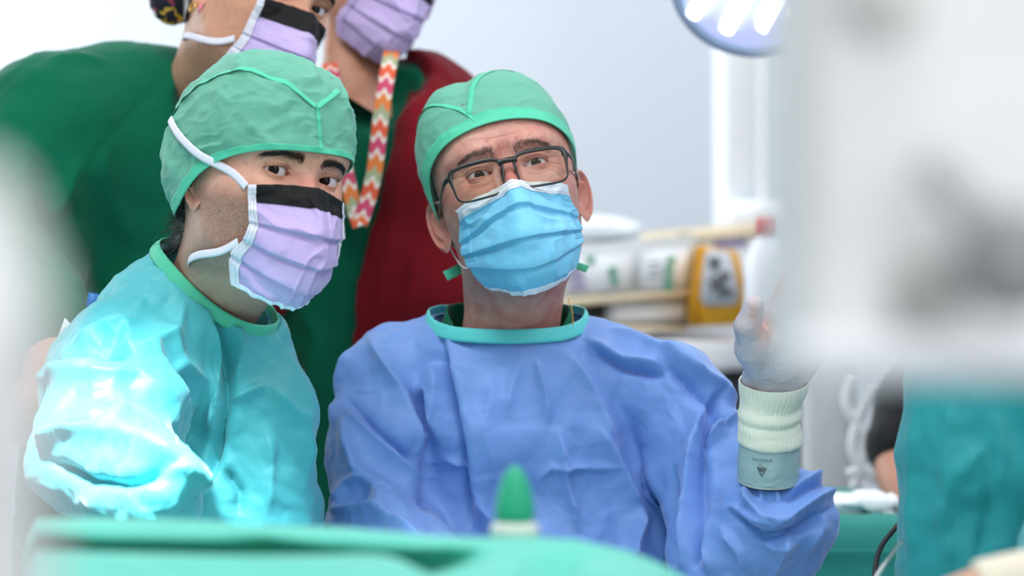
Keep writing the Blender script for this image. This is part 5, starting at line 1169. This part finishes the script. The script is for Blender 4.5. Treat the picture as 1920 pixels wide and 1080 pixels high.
# cables hanging in front of the table
o = thing('black_cable', 'black cable curving down beside the teal gown', 'cable', tuple(P(1640, 1080, 2.3))); put('cable', tube(curve_pts([P(1700, 965, 2.32), P(1672, 998, 2.3), P(1650, 1030, 2.28), P(1640, 1080, 2.26), P(1645, 1200, 2.24)], 40), .0026, 10), 'black', o)
o = thing('clear_tube', 'clear plastic tube running beside the black cable', 'tube', tuple(P(1660, 1080, 2.25))); put('tube', tube(curve_pts([P(1692, 1012, 2.13), P(1668, 1045, 2.12), P(1640, 1085, 2.11), P(1600, 1180, 2.10)], 40), .0022, 10), mat_glass('clear_tubing', (.8, .85, .86, 1), .3), o)

# ================================================================ foreground
# operating table drape: rolling sheet whose crest is seen at the bottom of the picture
DF = 1.45
M['drape_mint'] = mat_cloth('drape_mint', srgb(84, 192, 172), srgb(98, 202, 184), bst=.3)
nx, ny = 260, 220; X0, X1 = P(72, 0, 1.45)[0], P(1640, 0, 1.7)[0]
xs = np.linspace(X0, X1, nx)[None]; ys = np.concatenate([np.linspace(1.05, 1.38, 40)[:-1], np.linspace(1.38, 1.72, 160), np.linspace(1.725, 1.9, 21)])[:, None]
def crest(x, D):   # height of the sheet at the ridge
    px = 960+x*FPX/D; return np.interp(px, [0, 380, 700, 860, 960, 1100, 1190, 1240, 1290, 1340, 1700], [958, 962, 970, 985, 990, 1002, 1032, 1055, 1085, 1115, 1180])
zc = CZ+(540-crest(xs, 1.62))*1.62/FPX
pxs = 960+xs*FPX/1.6; mL = sstep(990, 760, pxs); zf_ = CZ+(540-np.interp(pxs, [0, 400, 800, 950, 1100], [1022, 1022, 1026, 1020, 1030]))*1.50/FPX
Zr = zc-.9*np.maximum(0, ys-1.62)**1.2*1.6-.06*sstep(1.62, 1.25, ys)
key = [(1.05, -.25, 0), (1.30, -.06, 0), (1.42, -.012, 0), (1.475, -.002, 0), (1.50, 0, 0), (1.525, -.006, 0), (1.56, -.030, 0), (1.63, -.036, 1), (1.655, -.030, 1), (1.64, -.016, 1), (1.60, -.0115, 1), (1.583, -.0075, 1), (1.59, -.002, 1), (1.615, 0, 1), (1.64, -.002, 1), (1.70, -.03, 1), (1.9, -.3, 1)]
kp = np.array(key); L_ = np.concatenate([[0], np.cumsum(np.linalg.norm(np.diff(kp[:, :2]*[1, 2], axis=0), axis=1))]); tq = np.interp(np.linspace(0, 1, ny), [0, .2, 1], [0, L_[2]/L_[-1], 1])*L_[-1]
py_, pz_, pf_ = [np.interp(tq, L_, kp[:, c])[:, None] for c in range(3)]
y2 = np.array([1.05, 1.30, 1.42, 1.475, 1.49, 1.505, 1.52, 1.54, 1.555, 1.565, 1.575, 1.585, 1.595, 1.615, 1.64, 1.70, 1.9]); ys = np.interp(tq, L_, y2)[:, None]
Zr = zc-.9*np.maximum(0, ys-1.62)**1.2*1.6-.06*sstep(1.62, 1.25, ys)
Zl = pz_+zf_*(1-pf_)+zc*pf_; Z = Zr*(1-mL)+Zl*mL; Yg = ys*(1-mL)+py_*mL
Z = Z-.016*np.exp(-((xs-.02-(ys-1.5)*.25)/.016)**2)*sstep(1.60, 1.55, ys)*sstep(1.3, 1.45, ys)-.010*np.exp(-((xs+.05+(ys-1.5)*.5)/.02)**2)*sstep(1.60, 1.5, ys)
Z = Z+.006*(ridged(np.stack([xs*4+ys*2, ys*5-xs, 0*xs+0*ys], -1), 6)-.8)+.003*(ridged(np.stack([xs*9+ys*3, ys*12+0*xs, 0*xs+0*ys], -1), 8)-.5)
Z = np.maximum(Z, .5); xg = xs+(P(74, 0, 1)[0]*Yg-X0)*(1-sstep(X0, X0+.5, xs)); G = np.stack([xg, Yg, Z], -1)
side = G[:, :1].copy(); side[..., 2] = .01; side2 = G[:, :1].copy(); side2[..., 2] -= .012; side2[..., 0] -= .006
G = np.concatenate([side, side2, G], 1); fr = G[:1].copy(); fr[..., 2] = .01; bk = G[-1:].copy(); bk[..., 2] = .01; G = np.concatenate([fr, G, bk], 0)
V, F = sheet(G, .003); dr = mesh_obj('surgical_drape', V-np.array([0, 1.5, 0]), F, M['drape_mint']); dr.location = (0, 1.5, 0); tag(dr, 'mint green surgical drape spread across the bottom foreground', 'drape')
# light handle cover: green cone on white ring
c = P(965, 990, 1.66); u = thing('light_handle_cover', 'small green pointed cover on a white ring in the foreground', 'handle cover', tuple(c))
s_ = 1.66/FPX
put('green_cone', lathe([(.001, 118*s_), (10*s_, 114*s_), (20*s_, 100*s_), (30*s_, 74*s_), (36*s_, 44*s_), (37*s_, 22*s_), (30*s_, 8*s_), (.001, 8*s_)], c, 40), mat_plain('green_rubber', srgb(40, 170, 130), .45), u)
put('white_ring', lathe([(.001, 12*s_), (34*s_, 12*s_), (44*s_, 6*s_), (46*s_, -8*s_), (40*s_, -22*s_), (.001, -22*s_)], c, 40), mat_plain('ring_white', srgb(222, 228, 220), .45), u)
# patient limb with dressing, lower right
u = thing('person', 'patient limb in a cream dressing in front of the teal gown', 'person', tuple(P(1880, 1120, 1.6)))
A_ = [P(1770, 1130, 1.6), P(1850, 1108, 1.6), P(1960, 1098, 1.6), P(2100, 1110, 1.6), P(2700, 1150, 1.62)]
V, F = tube(curve_pts(A_, 40), np.interp(np.linspace(0, 1, 40), [0, .35, 1], [.014, .026, .042]), 30); put('body', (V, F), 'skin_tan', u)
V, F = tube(curve_pts([P(1836, 1112, 1.6), P(1900, 1102, 1.6), P(1960, 1098, 1.6), P(2090, 1109, 1.6)], 30), np.linspace(.0215, .0285, 30), 30); put('dressing', (V, F), mat_plain('cream_dressing', srgb(226, 216, 196), .7, bump=.4), u)
# big white equipment head close to the camera (right)
M['matte_white'] = mat_plain('matte_white', srgb(244, 245, 244), .55)
DM = 0.76
def hp(x, y, D=DM): return P(x, y, D)
u = thing('microscope_head', 'large out of focus white equipment head filling the right foreground', 'medical device', tuple(P(1800, 400, DM)))
def f_mon(X):
    a, b = P(1500, 722, DM), P(2200, -260, DM); c_ = (a+b)/2; hlf = np.abs(b-a)/2; q = np.abs(X-[c_[0], DM+.055, c_[2]])-np.array([hlf[0], .055, hlf[2]])+.014
    return np.linalg.norm(np.maximum(q, 0), axis=-1)+np.minimum(q.max(-1), 0)-.014
V, F, N = sdf_mesh(f_mon, P(1496, 702, DM)-[.02, .02, .02], P(2200, -260, DM)+[.02, .14, .02], .005); put('housing', (V, F), 'matte_white', u)
put('lower_shelf', box((P(1850, 0, .75)[0], DM-.010, P(0, 668, .75)[2]), (.125, .036, .014), .006), 'white_enamel', u)
V, F = tube(curve_pts([P(1740, 310, .745), P(1800, 370, .735), P(1860, 440, .725), P(1960, 500, .715)], 30), np.linspace(.0045, .009, 30), 16); put('joint_arm', (V, F), mat_plain('joint_grey', srgb(176, 178, 178), .5), u)
put('joint_knob', lathe([(.001, .012), (.009, .012), (.011, .008), (.011, 0), (.001, 0)], P(1735, 548, .758), 24, rotx(90)), mat_plain('knob_grey', srgb(196, 196, 192), .5), u)
put('joint_knob', lathe([(.001, .012), (.010, .012), (.012, .008), (.012, 0), (.001, 0)], P(1660, -2, .758), 24, rotx(90)), mat_plain('knob_grey2', srgb(222, 222, 218), .5), u)
put('arm_cap', lathe([(.001, .02), (.014, .02), (.017, .012), (.017, 0), (.001, 0)], P(1890, 492, .73), 24, rotx(90)), mat_plain('knob_dark', srgb(150, 152, 154), .5), u)
put('support_arm', tube(curve_pts([P(2150, 100, DM+.05), P(2350, 0, DM+.1), P(2500, -300, DM+.2)], 20), .03, 16), 'matte_white', u)
# white equipment close to the camera (left edge)
u = thing('equipment_boom', 'out of focus white equipment arm at the left foreground edge', 'medical device', tuple(P(-80, 900, .5)))
def f_la(X):
    return sd_chain(X, [P(-75, 420, .47), P(-75, 600, .47), P(-90, 780, .48), P(-100, 1150, .5)], [.012, .015, .018, .021], .01)
V, F, N = sdf_mesh(f_la, [P(-420, 0, .5)[0], .40, P(0, 1300, .5)[2]], [P(160, 0, .5)[0], .56, P(0, 200, .47)[2]], .003); put('arm_cover', (V, F), 'matte_white', u)
# paper card and blue pen tucked behind the assistant
o = tag(mesh_obj('paper_card', *sheet(np.array([[P(98, 660, 2.52), P(150, 660, 2.55)], [P(121, 596, 2.52), P(150, 625, 2.54)]])[::-1]-P(120, 640, 2.5), .001), M['white_cloth']), 'white folded paper card poking out behind the teal shoulder', 'card'); o.location = tuple(P(120, 640, 2.5))
o = thing('blue_pen', 'bright blue pen cap behind the teal shoulder', 'pen', tuple(P(172, 575, 2.56))); put('cap', tube([P(170, 590, 2.56), P(176, 550, 2.56)], .006, 10), mat_plain('blue_plastic', srgb(20, 120, 200), .4), o)
